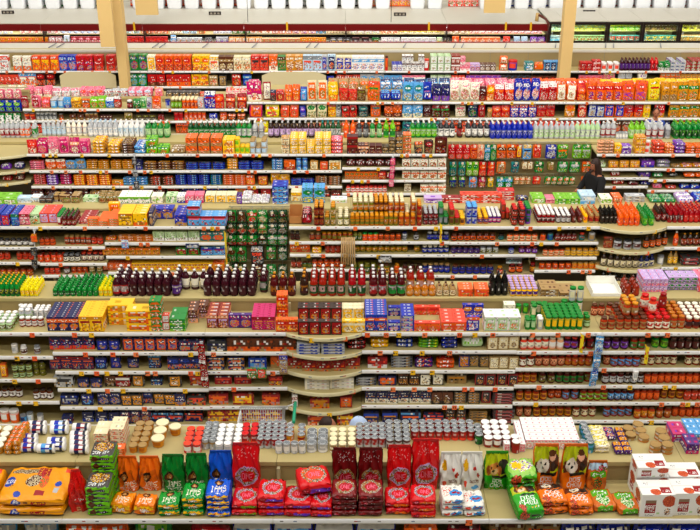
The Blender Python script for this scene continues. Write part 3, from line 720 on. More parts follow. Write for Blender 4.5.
top('C', 'f', '''
fl:lime:pale_green:white@22x8x16 -10 17 204 3
fl:pale_blue:white:silver@22x8x16 17 31 203 3
fl:white:pale_blue:silver@22x8x16 30 40 202 3
tb:charcoal:brown:silver@10x8x12 37 50 203 4
ca:brown:tan:tan@10x11 49 60 202 3
mb:tan:brown:green@12x12 60 80 203 3
fl:pale_green:green:white@24x7x16 80 100 202 2
nub:tan:olive:crimson@12x14 99 120 203 3
cb:white:lime:green@16x12x10 119 150 204 4
cb:ivory:lime:white@18x11x10 150 166 203 3
cb:pale_green:green:white@20x12x10 166 177 203 5
tb:white:royal:navy@13x11x10 177 185 203 3
sb:pink:magenta:white@14x13x10 185 204 203 4
rb:cream:yellow:navy@16x13x10 205 237 203 4
chp:violet:purple:white@12x17 237 242 204 2
cp:white:lilac:silver@14x6x16 242 269 204 3 2
fl:royal:sky:white@24x10x14 269 289 204 3 3
rb:cream:yellow:gold@20x16x10 291 302 202 3
ob:sky:green:lemon@17x25x8 302 325 203 3
fl:white:pale_green:pink@26x6x16 324 350 203 3
fl:lilac:violet:white@34x8x16 424 442 203 3 2
fl:crimson:white:coral@34x8x16 442 460 203 3 2
fl:coral:crimson:white@34x7x16 460 502 203 3 2
fl:red:silver:white@28x8x16 497 514 199 2 2
cp:charcoal:royal:tan@20x8x12 515 531 202 3
fl:lime:white:pale_green@20x8x14 531 545 203 4
fl:pink:white:crimson@14x7x10 544 557 203 4
fl:lime:green:pale_green@22x9x14 555 580 204 4
fl:pale_blue:sky:white@26x14x14 580 595 204 2
fl:ivory:lime:cream@18x9x12 597 613 204 4
fl:orange:crimson:tan@14x9x12 613 622 203 3
fl:silver:grey:brown@30x5x14 622 650 202 3 2
wp:green:teal:pale_green@24x6x14 650 676 203 4
cp:lilac:white:royal@24x10x16 676 694 204 3
cp:royal:sky:navy@20x10x14 694 740 203 3
''')
shelf('C', 1, 247, 'cj:dark_brown:white:charcoal@9x11 -20 34'); shelf('C', 2, 262, 'cj:amber:coral:brown@9x14 -20 34'); shelf('C', 3, 277, 'cj:amber:honey:brown@9.5x12 -20 33')
shelf('C', 1, 246.5, 'cj:amber:orange:brown@9x13 39 55; cj:amber:brown:tan@8.5x14 64 91; cj:rust:coral:brown@9x14 91 103')
shelf('C', 2, 263, 'cj:coral:orange:brown@9x14 37 63; cj:dark_brown:ivory:grey@9x12 63 80; cj:maroon:ivory:coral@9.5x14 81 104', 2)
shelf('C', 3, 275, 'cj:coral:rust:brown@9x12 44 60; cj:brown:silver:crimson@9x12 63 70; cj:orange:amber:brown@9x12 71 88; cj:tan:olive:ivory@9x12 88 103')
shelf('C', 1, 242.5, 'cp:orange:gold:brown@16x5x12 104 118; fl:honey:orange:brown@14x4x10 118 153 2; kb:pale_green:white:brown@17x15 153 200; kb:teal:orange:coral@18x15 200 225')
shelf('C', 2, 256, 'kb:gold:orange:brown@12x11 103 160; kb:green:crimson:lime@17x12 176 200; kb:sky:royal:crimson@18x13 201 225')
shelf('C', 3, 272, 'kb:orange:amber:brown@9x11 103 132; kb:yellow:honey:orange@9x12 132 213; kb:orange:gold:crimson@9x13 213 224', 2)
shelf('C', 1, 241.5, 'pj:dark_brown:maroon:black@8x14 290 300; cj:brown:amber:tan@8.5x12 309 321; cj:rust:olive:gold@8x12 319 350; pj:olive:dark_green:olive@8x13 352 361; cj:orange:coral:green@8x12 361 377; cj:orange:rust:brown@8x11 377 400; cj:silver:charcoal:navy@8x13 401 408; cj:dark_brown:silver:charcoal@8x13 413 420; cj:charcoal:royal:silver@9x13 427 449')
shelf('C', 2, 254, 'mb:orange:amber:tan@17x13 290 310; cp:yellow:orange:gold@14x5x10 311 324 2; pj:rust:amber:brown@8.5x14 325 346; pj:olive:gold:dark_brown@9x12 354 420; pj:charcoal:royal:ivory@8.5x12 422 449', 2)
shelf('C', 3, 269, 'pj:brown:amber:dark_brown@9x15 291 302; pj:dark_green:olive:brown@8.5x9 302 312; pj:rust:orange:brown@8.5x15 312 346')
shelf('C', 3, 275, 'pj:olive:dark_green:olive@10x18 351 377; pj:olive:gold:brown@9x15 377 390; pj:orange:amber:gold@9x14 393 401; pj:maroon:brown:dark_brown@8.5x16 402 422; pj:navy:royal:tan@9x15 422 450')
shelf('C', 1, 242, 'jj:maroon:orange:brown@9x12 451 496; jj:charcoal:teal:dark_brown@9x9 497 506; cj:orange:cream:brown@9x12 507 538')
shelf('C', 2, 254.5, 'jj:navy:purple:brown@9x11 451 480; jj:silver:olive:grey@9x11 480 499; jj:royal:silver:navy@9x10 507 516; jj:maroon:violet:crimson@9x11 519 538')
shelf('C', 3, 275, 'cj:navy:royal:brown@10x14 452 494; cj:brown:coral:gold@9x12 496 504; cj:maroon:orange:crimson@10x16 508 524; cj:maroon:gold:crimson@9x16 529 536')
shelf('C', 1, 242, 'cj:orange:coral:brown@8.5x11 539 547; cj:teal:royal:charcoal@8.5x13 547 555; cj:maroon:rust:dark_brown@8.5x13 555 577; cj:dark_brown:teal:coral@8.5x12 578 587; mt:grey:tan:silver@10x12 587 598')
shelf('C', 2, 257, 'cj:orange:cream:brown@9x11 543 565; cj:tan:yellow:gold@9x12 565 600'); shelf('C', 3, 270, 'cj:orange:amber:brown@9x11 539 572; cj:gold:orange:tan@9x11 572 600')
shelf('C', 1, 247, 'mb:amber:brown:tan@13x16 603 611; hj:silver:maroon:charcoal@13x15 612 640; wi:dark_brown:orange:tan@9x21 641 668; wi:orange:coral:white@8x23 672 680; wi:dark_brown:amber:gold@9x20 681 760')
shelf('C', 2, 266, 'wi:dark_brown:cream:tan@9x23 600 636; wi:navy:cream:royal@9x20 636 653; mt:silver:white:grey@10x15 656 666; wi:tan:yellow:gold@9x21 668 678; fl:charcoal:crimson:silver@26x6 680 700 2; mt:tan:ivory:silver@10x13 700 760')
shelf('C', 3, 283, 'wi:black:brown:dark_brown@9x20 600 668; wi:black:silver:charcoal@9x20 669 760')

# ------------------------------------------------------------------ fourth rack stock
top('D', 'n', '''
cdb:red:coral:ivory@19x29 28 38 154
cdb:magenta:coral:pink@19x29 38 48 154 2
cdb:pink:ivory:magenta@19x29 48 59 154 2
cdb:pink:magenta:brown@19x29 59 70 154 2
cdb:magenta:peach:ivory@19x29 70 80 154 2
cdb:pink:magenta:lilac@19x29 80 90 154 2
wp:gold:yellow:brown@22x6x13 91 122 154 3 4
cp:brown:dark_brown:tan@22x5x13 122 134 154 3 5
hp:sky:royal:ivory@20x8x13 134 146 154 3 3
cdb:lime:green:orange@20x15 146 169 154 3 2
cp:tan:ivory:brown@28x10x14 169 186 154 2
cb:orange:tan:crimson@20x15x10 186 223 154 3 2
cb:yellow:orange:honey@21x13x10 223 235 154 3 2
mt:lemon:lime:yellow@10x14 235 250 154 2 2
mt:silver:pale_blue:tan@11x12 250 267 154 3 2
nub:cream:gold:brown@15x16 281 290 154 3 2
mb:yellow:white:gold@14x15x10 290 331 154 4 2
cp:coral:pink:lilac@22x7x13 331 343 154 2 4
ob:maroon:crimson:brown@20x16x10 346 358 154 2 2
ob:maroon:peach:brown@20x16x10 358 369 154 2 2
tb:maroon:brown:crimson@11x15x10 369 382 154 2 2
tb:dark_brown:tan:olive@11x13x10 382 395 154 2 2
sb:dark_brown:tan:gold@13x12x10 395 403 154 2 3
sb:orange:tan:brown@15x12x10 403 411 154 2 3
nub:charcoal:orange:tan@15x22 411 424 154 2
nub:dark_brown:crimson:tan@15x26 424 434 154 2
hb:maroon:brown:crimson@22x30 434 447 154 2
wp:peach:tan:brown@30x6x14 597 614 154 1 5
mb:yellow:gold:orange@15x17 614 621 154 2
mb:violet:white:purple@16x14x10 621 634 154 2 2
mb:gold:yellow:orange@18x16x10 634 645 154 2 2
mt:white:coral:white@10x12 643 651 154 1 2
cp:coral:orange:brown@20x7x12 653 664 154 2 3
cp:orange:gold:brown@20x5x12 664 674 154 2 3
cp:violet:grey:lilac@18x7x12 674 685 154 2 3
cp:orange:gold:coral@16x5x12 685 760 154 2 3
''')
top('D', 'f', '''
wa:silver:crimson:white 0 20 138 3
wa:silver:orange:white 20 30 138 3
wa:silver:green:white 30 38 138 3
wa:silver:pale_blue:white 42 66 136 5
wa:ivory:silver:white 66 88 136 5
wa:silver:white:pale_blue 88 118 137 5
wa:white:pale_blue:white 118 145 137 4
so:green:pale_green:white 145 170 138 3
so:dark_green:green:white 188 236 138 4
so:green:silver:white 236 252 138 4
so:silver:grey:white 252 264 138 3
so:dark_brown:lilac:silver 268 320 138 4
so:dark_green:silver:teal 320 341 138 3
so:orange:coral:orange 343 356 138 2
so:charcoal:grey:white 356 369 138 2
so:green:pale_green:white 369 383 138 2
so:lime:green:lime 383 396 138 2
so:green:lime:white 410 437 138 2
so:charcoal:white:grey 438 455 138 2
so:dark_brown:crimson:silver 455 464 138 2
so:charcoal:white:white 465 490 138 2
so:royal:royal:ivory 490 533 139 3
wa:silver:pale_green:white 533 575 139 2
wa:pale_green:silver:white 575 600 139 2
wa:pale_blue:silver:white 580 600 136 1
so:silver:crimson:white 600 616 138 2
rc:silver:white:silver 616 628 139 2
so:lime:pale_green:lime 629 645 139 2
so:silver:crimson:white 645 664 139 3
so:silver:grey:navy 664 672 139 2
so:green:dark_green:lime 673 692 139 3
so:green:dark_green:lime 692 740 139 3
''')
shelf('D', 1, 169, 'cp:navy:lilac:grey@22x10x12 -12 2; cp:violet:navy:grey@18x12x12 2 14; cp:navy:silver:lilac@18x13x12 15 26'); shelf('D', 2, 180, 'cp:pink:ivory:crimson@20x9x12 -14 3; cp:crimson:coral:brown@18x9x12 3 15; cp:maroon:silver:tan@18x10x12 15 26')
shelf('D', 1, 170.5, 'wp:pink:coral:brown@26x4x12 29 45 4; cdb:orange:ivory:coral@19x20 46 66; cdb:sky:tan:royal@19x18 66 86; wp:gold:orange:yellow@20x4x12 86 134 4; tb:navy:royal:silver@12x18 134 144; cp:brown:gold:tan@26x5x12 144 185 3; cp:royal:navy:sky@22x4x12 185 226 3; wp:gold:yellow:orange@22x5x12 227 238 4; cp:royal:navy:sky@22x5x12 238 264 3; cp:sky:royal:navy@20x5x12 270 284 4; mb:orange:crimson:tan@20x18 284 296; ca:sky:royal:navy@9x12 296 308 2; mb:gold:cream:olive@14x17 309 319; mb:orange:coral:gold@14x15 319 329; mb:cream:gold:olive@22x17 329 341')
shelf('D', 2, 186, 'wp:coral:maroon:pink@22x4x12 34 46 5; cp:violet:lilac:purple@20x5x12 46 60 4; cp:magenta:lilac:crimson@20x5x12 60 73 4; wp:orange:gold:yellow@22x4x12 73 112 5; mb:gold:orange:olive@20x10 112 124; cp:sky:royal@22x5x12 123 148 3; cp:brown:coral:maroon@22x4x12 149 175 4; wp:royal:navy:sky@20x4x12 175 210 5; cp:teal:royal:green@20x4x12 210 222 5; wp:orange:gold:coral@24x4x12 223 246 5; cdb:orange:coral:yellow@18x19 246 255; cdb:crimson:gold:coral@18x19 255 271; cdb:yellow:gold:royal@19x22 271 290; cp:royal:navy:sky@22x4x12 291 314 3; wp:brown:tan:orange@24x4x12 315 341 4')
shelf('D', 3, 201, 'cp:maroon:navy:brown@24x8x12 30 90 3; cp:tan:gold:brown@24x9x12 90 132 2; sb:maroon:crimson:silver@16x20 140 165; cp:crimson:brown:coral@22x9x12 165 181 3; cp:navy:royal:crimson@22x9x12 181 228 3; mb:orange:tan:gold@22x22 236 246; mb:crimson:maroon:gold@18x24 248 272; mb:maroon:tan:coral@18x20 300 341')
shelf('D', 3, 193, 'cj:coral:white:crimson@8.5x13 346 387; mb:ivory:tan:brown@12x15x8 402 412; mb:ivory:orange:tan@15x15x8 420 446')
shelf('D', 1, 167.5, 'hp:maroon:crimson:white@17x12x10 346 394; mb:ivory:coral:brown@15x15x8 402 446')
shelf('D', 2, 180, 'kb:orange:olive:brown@9x14 345 378; mb:crimson:coral:gold@14x16 378 386; hp:crimson:maroon@14x14x8 386 394; mb:ivory:orange:brown@15x15x8 402 446')
shelf('D', 1, 168.5, 'hp:pale_green:olive:grey@14x12x10 598 606; mb:gold:yellow:orange@17x13 608 640; fl:violet:royal:purple@24x12 641 654; cp:grey:violet:silver@24x7x12 656 671 2; cp:tan:gold:brown@18x6x12 671 681; cp:gold:orange:violet@22x8x12 681 740')
shelf('D', 2, 178, 'hp:crimson:white:brown@17x10x10 610 620; fl:navy:violet:purple@22x10 638 651; cp:green:teal:white@18x8x12 652 664; cp:charcoal:silver:grey@18x7x12 668 678; cp:orange:gold:coral@20x9x12 684 740')
shelf('D', 3, 186, 'cp:crimson:coral:orange@22x10x12 606 626; cp:maroon:brown:crimson@20x7x12 627 640; cp:navy:royal:violet@22x6x12 640 651')
shelf('D', 3, 190, 'cp:pink:crimson:lilac@18x11x12 653 662; cp:coral:maroon:navy@18x8x12 663 678; cp:royal:sky:navy@18x9x12 680 740')

# ------------------------------------------------------------------ fifth rack stock
zl = ZY(109, D0['E'])
top('E', 'f', '''
cdb:ivory:peach:white@18x20 -20 24 98 3
cdb:pink:ivory:peach@18x20 24 52 98 3
cdb:white:pink:silver@18x18 52 80 98 2
cdb:pink:coral:ivory@18x18 80 104 98 3
cdb:silver:crimson:ivory@18x16 104 128 98 2
cdb:pink:pale_blue:white@18x17 128 152 98 3
cdb:peach:pink:coral@18x20 152 165 98 2
mb:charcoal:tan:brown@16x10 166 200 98 3
mb:coral:crimson:pale_green@18x8 200 214 98 2
cdb:ivory:coral:pink@16x18 226 247 98 2
''', zt=zl + .098)
top('E', 'f', '''
chb:ivory:magenta:navy@24x20 247 262 92 2
chb:tan:orange:yellow@24x22 328 380 92 2
chb:sky:navy:white@24x22 380 450 92 2
chb:pink:ivory:red@24x22 450 520 92 2
chb:orange:red:gold@24x22 520 600 92 2
chb:yellow:orange:green@24x22 600 720 92 2
''')
top('E', 'n', '''
hb:crimson:pink:brown@18x26 22 29 108
cdb:pink:crimson:white@18x26 29 42 108 2
cdb:coral:pink:crimson@17x22 42 50 108 2
mt:sky:pale_blue:silver@15x18 50 65 108 2
hb:sky:royal:silver@15x22 64 71 108 2
cdb:gold:yellow:brown@20x22 71 83 108 2
nub:orange:brown:coral@16x20 82 90 108 2
cdb:lime:orange:green@17x22 90 106 108 3
cdb:sky:white:royal@17x22 106 114 108 2
cdb:crimson:white:coral@15x24 114 121 108 2
jj:dark_brown:crimson:white@13x18 126 133 109
cdb:green:dark_green:brown@16x22 133 141 109 2
cdb:pale_green:green:lime@14x24 141 147 109 2
hb:silver:violet:black@12x26 147 152 109
hb:orange:coral:ivory@18x28 152 161 109 2
ca:royal:silver:navy@11x18 164 171 108
sj:olive:lime:cream@8.5x22 171 182 109 3
sj:orange:amber:cream@8.5x22 182 198 109 3
nub:silver:coral:white@14x26 198 204 109
chb:royal:white:crimson@25x40 204 216 109
chb:red:orange:coral@20x30 215 225 109
prb:crimson:orange:coral@20x30 225 247 109 2
''', zt=zl)
top('E', 'n', '''
chb:magenta:ivory:orange@32x40 247 263 101
chb:crimson:ivory:silver@20x40 263 271 100
prb:charcoal:navy:crimson@16x24 270 276 101
chb:coral:crimson:yellow@18x27 276 285 101
chb:orange:coral:yellow@18x32 285 300 101 2
chb:royal:sky:lilac@15x30 300 307 101 2
pob:cream:orange:green@20x48 307 328 101
pob:yellow:orange:lemon@21x44 328 339 101
prb:red:tan:coral@22x34 339 357 101 2
prb:brown:tan:olive@18x30 357 366 101
chb:orange:coral:green@26x44 366 380 101
hp:royal:sky:navy@22x18x15 380 401 101 2
chb:sky:teal:cream@22x42 402 423 101
chb:royal:blue:violet@22x38 412 432 99
hp:royal:navy:pink@20x20x15 421 432 101 2
chb:navy:violet:royal@18x36 432 450 101 2
pob:ivory:pink:tan@22x40 450 479 101 2
prb:maroon:crimson:brown@15x34 479 486 101
prb:orange:yellow:ivory@18x36 486 494 101
chb:red:white:orange@21x36 494 514 101 2
chb:royal:white:orange@18x44 514 539 101 2
chb:red:white:crimson@19x38 539 556 101 2
pob:orange:ivory:tan@20x38 556 576 101 2
chb:red:orange:yellow@19x34 576 586 101 2
chb:orange:red:royal@20x38 586 622 101 2
chb:orange:coral:violet@28x42 622 646 101 2
pob:lemon:yellow:red@24x44 646 661 101 2
prb:gold:tan:brown@20x40 661 677 101 2
prb:gold:green:orange@22x40 677 760 101 2
''')
shelf('E', 1, 120.5, 'rc:crimson:orange:silver@12x15 24 35; rc:silver:charcoal:white@9x15 36 57; rc:brown:orange:silver@9x13 57 64; sb:brown:maroon:tan@14x12 69 85; rc:tan:brown:silver@9x15 85 98; sb:maroon:brown:navy@14x10 100 112; nub:tan:olive:brown@17x16 122 134; sb:dark_brown:olive:grey@16x12 136 156')
shelf('E', 1, 121, 'sb:crimson:maroon@12x12 158 164; rc:red:crimson:coral@10x17 174 183; rc:orange:coral:gold@10x18 184 206; prb:royal:white:navy@18x16 207 219; prb:orange:coral:ivory@16x18 220 227; prb:brown:orange:maroon@18x18 227 246')
shelf('E', 1, 118, 'chb:magenta:orange:crimson@28x30 248 263; chb:lemon:orange:magenta@30x28 264 280; chb:orange:coral:red@19x28 280 299; chb:royal:violet:sky@13x26 300 306; pob:cream:green:tan@20x30 307 327; pob:yellow:red:orange@18x28 328 336; prb:silver:charcoal:white@13x30 336 341; prb:red:brown:coral@18x26 342 357; nub:charcoal:teal:grey@22x26 358 369; chb:orange:coral:teal@22x30 370 381; prb:orange:maroon:brown@22x26 384 402; chb:sky:cream:teal@22x30 402 423; chb:maroon:brown:navy@20x26 423 431; prb:maroon:crimson:green@20x28 431 450; pob:ivory:tan:pink@22x30 450 467; prb:navy:green:charcoal@20x28 468 478; prb:red:crimson:maroon@14x28 478 486; pob:tan:gold:brown@15x22 487 492; chb:red:orange:crimson@20x28 492 510; chb:royal:orange:white@20x29 510 536; chb:red:coral:crimson@20x28 536 555; chb:gold:orange:white@22x30 560 576; chb:red:orange@18x28 577 587; chb:royal:silver:tan@18x28 588 604; chb:orange:royal:white@20x30 604 624; chb:red:orange:navy@20x28 624 643; pob:yellow:lemon:red@18x30 643 650; prb:red:gold:brown@22x30 651 667; prb:gold:green:orange@22x30 668 740')

shelf('E', 2, 134, 'sb:crimson:coral:maroon@14x20 24 62; sb:maroon:coral:brown@14x22 68 116; sb:brown:crimson:tan@14x18 124 154; hb:yellow:lime:gold@28x26 158 168; sb:orange:coral:brown@16x22 176 244')
shelf('E', 2, 133, 'chb:lemon:yellow:magenta@30x28 248 270; sb:charcoal:tan:brown@16x20 274 300; prb:tan:coral:orange@20x24 306 350; sb:maroon:orange:brown@18x22 352 400; prb:teal:navy:charcoal@20x24 402 440; prb:coral:orange:brown@20x26 442 500; chb:red:coral:orange@20x26 500 600; prb:brown:tan:coral@20x26 602 640; prb:orange:coral:tan@20x26 672 730')

# ------------------------------------------------------------------ sixth rack stock
top('F', 'n', '''
ob:white:coral:silver@22x36 -12 11 71 2
ob:ivory:orange:silver@20x34 13 33 71 2
ob:orange:coral:yellow@20x36 33 60 71 2
ob:royal:sky:orange@20x36 60 77 71 3
ob:red:crimson:royal@20x36 77 94 71 3
ob:red:coral:crimson@21x36 94 117 71 3
ob:green:royal:red@20x38 130 148 71 3
ob:ivory:yellow:orange@20x36 148 156 71 3
ob:orange:red:crimson@20x36 156 192 71 3
ob:yellow:orange:red@20x36 193 210 71 3
ob:ivory:yellow:coral@21x34 210 219 71 3
ob:brown:tan:cream@20x34 219 234 71 3
ob:cream:tan:orange@20x34 234 251 71 3
ob:coral:red:charcoal@20x36 251 269 71 3
ob:orange:ivory:crimson@20x36 269 278 71 3
ob:green:brown:tan@19x34 278 286 71 3
ob:gold:ivory:crimson@20x36 286 303 71 3
ob:pale_blue:grey:coral@22x36 303 322 71 3
ob:silver:royal:orange@12x36 322 327 71 3
ob:pale_blue:navy:orange@19x38 327 336 71 2
ob:cream:royal:gold@20x34 336 352 71 3
ob:white:sky:orange@19x34 352 384 71 3
mt:red:orange:brown@8x36 385 388 71
ob:royal:white:crimson@12x16x10 392 402 71 3
ob:white:brown:silver@13x18x10 402 424 71 2 2
mt:red:white:coral@12x28 424 429 71 1 2
ob:pale_green:white:brown@15x18x10 430 451 71 3 2
mb:rust:white:coral@11x18x10 451 460 71 3 2
mb:pink:white:coral@13x16x10 460 470 71 2 2
mb:lilac:pink:brown@12x16x10 470 480 71 2
mb:brown:white:tan@13x16x10 478 494 71 2
cdb:orange:ivory:brown@18x17 488 508 71 2 2
mt:royal:coral:red@22x24 508 518 71
mb:teal:white:sky@20x20x10 524 534 71 2
hp:orange:coral:gold@22x20x12 534 544 71 1
mb:sky:navy:white@16x22x10 544 562 71 2
mb:red:crimson:coral@15x20x10 580 592 71 2
fl:red:crimson:white@20x12x10 591 601 71 2 3
mt:white:coral:white@13x18 601 620 71 2
sy:wine:purple:maroon@9x30 620 650 71 2
sy:red:crimson:red@10x30 650 658 71 2
nub:green:white:dark_green@13x22 658 670 71 2
fl:silver:violet:green@12x8 670 685 71 2 3
fl:crimson:green:white@13x8 685 760 71 2 3
''')
shelf('F', 1, 86.5, 'ob:coral:red:brown@19x28 -10 20; ob:orange:sky:ivory@20x32 20 37; ob:maroon:red:orange@20x32 37 56; ob:green:sky:lime@20x30 130 147; ob:red:brown:crimson@20x28 148 166; ob:red:orange:crimson@20x28 167 191; ob:yellow:orange:red@20x28 192 209; ob:tan:cream:coral@20x26 209 218; ob:charcoal:tan:brown@18x26 218 229; ob:red:orange:brown@20x28 232 242; ob:royal:sky:teal@20x28 242 252; ob:royal:navy:silver@16x24 325 335; ob:coral:crimson:silver@19x26 336 360; ob:silver:sky:coral@19x28 360 384; ob:sky:coral:navy@14x26 384 402; ob:pink:white:coral@14x26 402 425; ob:pale_green:white:brown@15x26 430 451; ob:coral:white:brown@15x26 451 465; ob:pink:violet:crimson@14x26 466 500; ob:charcoal:brown:sky@14x26 500 530; ob:brown:coral:pink@14x24 530 562; ob:pink:coral:grey@14x26 578 602')
shelf('F', 1, 80.5, 'nub:pink:tan:coral@14x20 603 615; hp:silver:tan:grey@18x20x10 618 632; hp:ivory:crimson:violet@22x20x12 636 650; mb:orange:tan:brown@13x18 660 680; mb:gold:brown:tan@13x18 680 740')
# ------------------------------------------------------------------ hanging bags on the peg bars
def pegs(row, y, entries, tag=True, back=.5):
    d = D0[row] + back
    for ent in entries.split(';'):
        q = ent.split()
        tok, x0, x1 = q[0], float(q[1]), float(q[2]); p = product(tok, False)
        z = ZY(y, d); a, b = XP(x0, d, z), XP(x1, d, z); n = max(1, int((b - a) / p['w'] + .35)); pt = (b - a) / n; sx = min(1, pt * .97 / p['w'])
        for i in range(n):
            x = a + (i + .5) * pt
            for j in range(2):
                place(p, x, d - .03 - p['d'] * (.5 + j * 1.05) - (.005), z - p['h'] * 1.01, f'hanging tier {nth(PEGT[row].index(y) + 1)}, {RACK[row]}', j, 2, rot=(rad(4), 0, 0), sx=sx)
            m_ = MB(); m_.tube([(x, d + .06, z + .012), (x, d - .22, z + .012)], .004, 'silver', 5, 0)
            im = art(4, 3, 'f0e8d0', [('n', .1, .2, .9, .8, ['f07a3c', 'f2c21c', '6a5a48'], .6)], int(x * 50))
            m_.grid(im, lambda u, v: (x - .022 + .044 * u, d - .226, z - .012 + .04 * v), 1)
            m_.box(x - .022, d - .2255, z - .012, x + .022, d - .221, z + .028, 'f0e8d0', 1)
            o = link('peg_hook', weld(m_.mesh('peg_hook', [M['wire'], M['tag']])), parent=None)
            hk = PEGRACK[row]; o.parent = hk; o.matrix_parent_inverse = hk.matrix_basis.inverted()
PEGT = {'C': [208, 221, 232, 244, 262], 'D': [143, 160, 175, 187], 'E': [88, 99, 112]}
PEGRACK = {}
for o in COL.objects:
    if o.name.startswith('shelving_rack') and 'peg bars' in o['label']:
        PEGRACK['C' if 'third' in o['label'] else 'D' if 'fourth' in o['label'] else 'E'] = o
pegs('C', 208, 'chp:green:maroon:brown 227 237; chp:dark_green:brown:maroon 237 247; chp:green:red:coral 247 258; chp:green:tan:cream 258 268; chp:dark_green:maroon:tan 268 288')
pegs('C', 221, 'chp:dark_green:maroon:coral@15x16 227 258; chp:green:tan:crimson@15x16 258 268; chp:dark_green:silver:brown@15x16 268 288')
pegs('C', 232, 'chp:green:crimson:maroon@15x16 227 258; chp:dark_green:maroon:silver@15x16 258 268; chp:green:silver:brown@15x16 268 288')
pegs('C', 244, 'chp:green:brown:maroon@16x25 227 247; hb:charcoal:silver:coral@20x30 250 265; chp:green:brown:tan@15x20 266 277; chp:dark_green:silver:green@15x22 278 288')
pegs('C', 262, 'chp:dark_green:yellow:brown@16x22 227 247; chp:maroon:crimson:green@15x20 252 264; chp:green:cream:maroon@15x22 266 278; chp:dark_green:silver@15x24 278 288')
pegs('D', 143, 'hb:red:coral:pink@13x26 448 470; hb:orange:coral:crimson@13x26 470 477; hb:peach:coral:red@13x27 477 484; hb:teal:sky:white@13x30 484 490; hb:green:teal:lime@13x30 490 496; hb:orange:brown:coral@17x25 496 516; hb:red:yellow:coral@12x24 516 521; hb:sky:yellow:navy@16x27 522 531; hb:orange:red:coral@15x25 532 541; hb:royal:white:navy@19x26 545 556; hb:green:lime:orange@20x26 556 568; hb:lime:green:silver@20x26 572 590')
pegs('D', 160, 'hb:tan:cream:orange@10x14 521 532; hb:olive:tan:orange@12x16 545 555; hb:teal:green:navy@13x26 448 466; hb:lime:green:cream@13x26 466 478; hb:red:orange:coral@13x27 478 495; hb:orange:tan:brown@17x22 496 505; hb:teal:navy:brown@14x20 510 519; hb:green:dark_green:orange@18x20 534 543; hb:green:silver:lime@19x20 556 580; hb:orange:green:coral@15x20 581 590')
pegs('D', 175, 'hb:tan:orange:cream@12x14 513 530; hb:green:orange:white@12x14 544 574; hb:orange:green:coral@16x18 579 590; hb:navy:lime:royal@13x20 448 466; hb:sky:orange:teal@14x20 467 478; hb:crimson:magenta:yellow@13x20 478 485; hb:olive:yellow:green@12x20 485 495; hb:green:sky:white@16x20 496 512; hb:red:orange:coral@14x14 532 540')
pegs('E', 88, 'hb:pink:ivory:coral@17x20 -20 22', back=.42)
pegs('E', 99, 'hb:royal:lime:green@17x24 -18 22', back=.42)
pegs('E', 112, 'hb:green:white:dark_green@18x24 -18 22', back=.42)

# ------------------------------------------------------------------ front rack: pet food, built bag by bag
ZA = ZT; DA = D0['A']
def special(name, cat, label, me, x, y, z, rz=0.0, rx=0.0, group=None, kids=()):
    o = link(name, me, (x, y, z), rot=(rx, 0, rz), label=label, cat=cat, group=group)
    for kn, km in kids: link(kn, km, parent=o)
    return o
def standing(w_, d_, h_, img, side, seed=0, pinch=.9, flare=0.0):
    mb_ = MB(); softbox(mb_, w_, d_, h_, img, [[side] * 8] * 2, side, .8, pinch, .007, seed, flare=flare)
    me = weld(mb_.mesh('bag', [M['film']]))
    s_ = MB(); s_.box(-w_ * (.46 + flare / 2), -.006, h_ * .985, w_ * (.46 + flare / 2), .006, h_ + .022, mix(side, 'black', .15))
    return me, [('top_seal', s_.mesh('top_seal', [M['film']]))]
def lying(w_, d_, h_, topimg, frontimg, side, seed=0):
    mb_ = MB(); softbox(mb_, w_, d_, h_, frontimg, topimg, side, .7, 0, .0035, seed)
    return weld(mb_.mesh('bag', [M['film']])), []
dog = ['6b3a1e', '2c170f', 'a8652e', 'd8a060', '3a2012']
kib = ['6b3a1e', '8a4a20', '4a2412', 'a8652e']
def dogface(cx, cy, k, fur, ear, muz): return [('e', cx - .19 * k, cy - .03 * k, .08 * k, .11 * k, ear), ('e', cx + .19 * k, cy - .03 * k, .08 * k, .11 * k, ear), ('e', cx, cy, .19 * k, .13 * k, fur), ('e', cx, cy - .05 * k, .11 * k, .065 * k, muz), ('e', cx, cy - .02 * k, .045 * k, .024 * k, 'black'), ('e', cx - .08 * k, cy + .045 * k, .03 * k, .02 * k, 'black'), ('e', cx + .08 * k, cy + .045 * k, .03 * k, .02 * k, 'black')]
def iams(base, n=0): return art(34, 44, base, [('e', .32, .46, .2, .15, 'dark_brown')] + dogface(.32, .46, .62, 'b8783a', '6b3a1e', 'e0b880') + [ ('e', .7, .62, .12, .07, mix(base, 'black', .25)), ('e', .2, .7, .1, .06, mix(base, 'black', .2)), ('e', .8, .42, .1, .07, mix(base, 'black', .2)), ('t', .52, .24, 1, 'IAMS', 'ivory', 1), ('r', .1, .12, .9, .14, mix(base, 'white', .5)), ('n', .15, .03, .85, .08, ['white', base], .5)])
def iamstop(base): return art(34, 30, base, [('e', .5, .74, .2, .18, 'dark_brown'), ('e', .5, .73, .11, .11, 'b8783a'), ('e', .5, .69, .06, .05, 'e0b880'), ('t', .5, .34, 1, 'IAMS', 'ivory', 1.5), ('n', .2, .08, .8, .14, ['white', base], .6)])
def iamsend(base): return art(34, 10, base, [('r', .04, .5, .96, .92, 'yellow'), ('n', .1, .6, .8, .82, ['f4700f', 'ffcb0a', 'd8141c'], .5), ('t', .5, .28, .6, 'IAMS', 'white', .6), ('r', .5, 0, .96, .2, 'ffcb0a')])
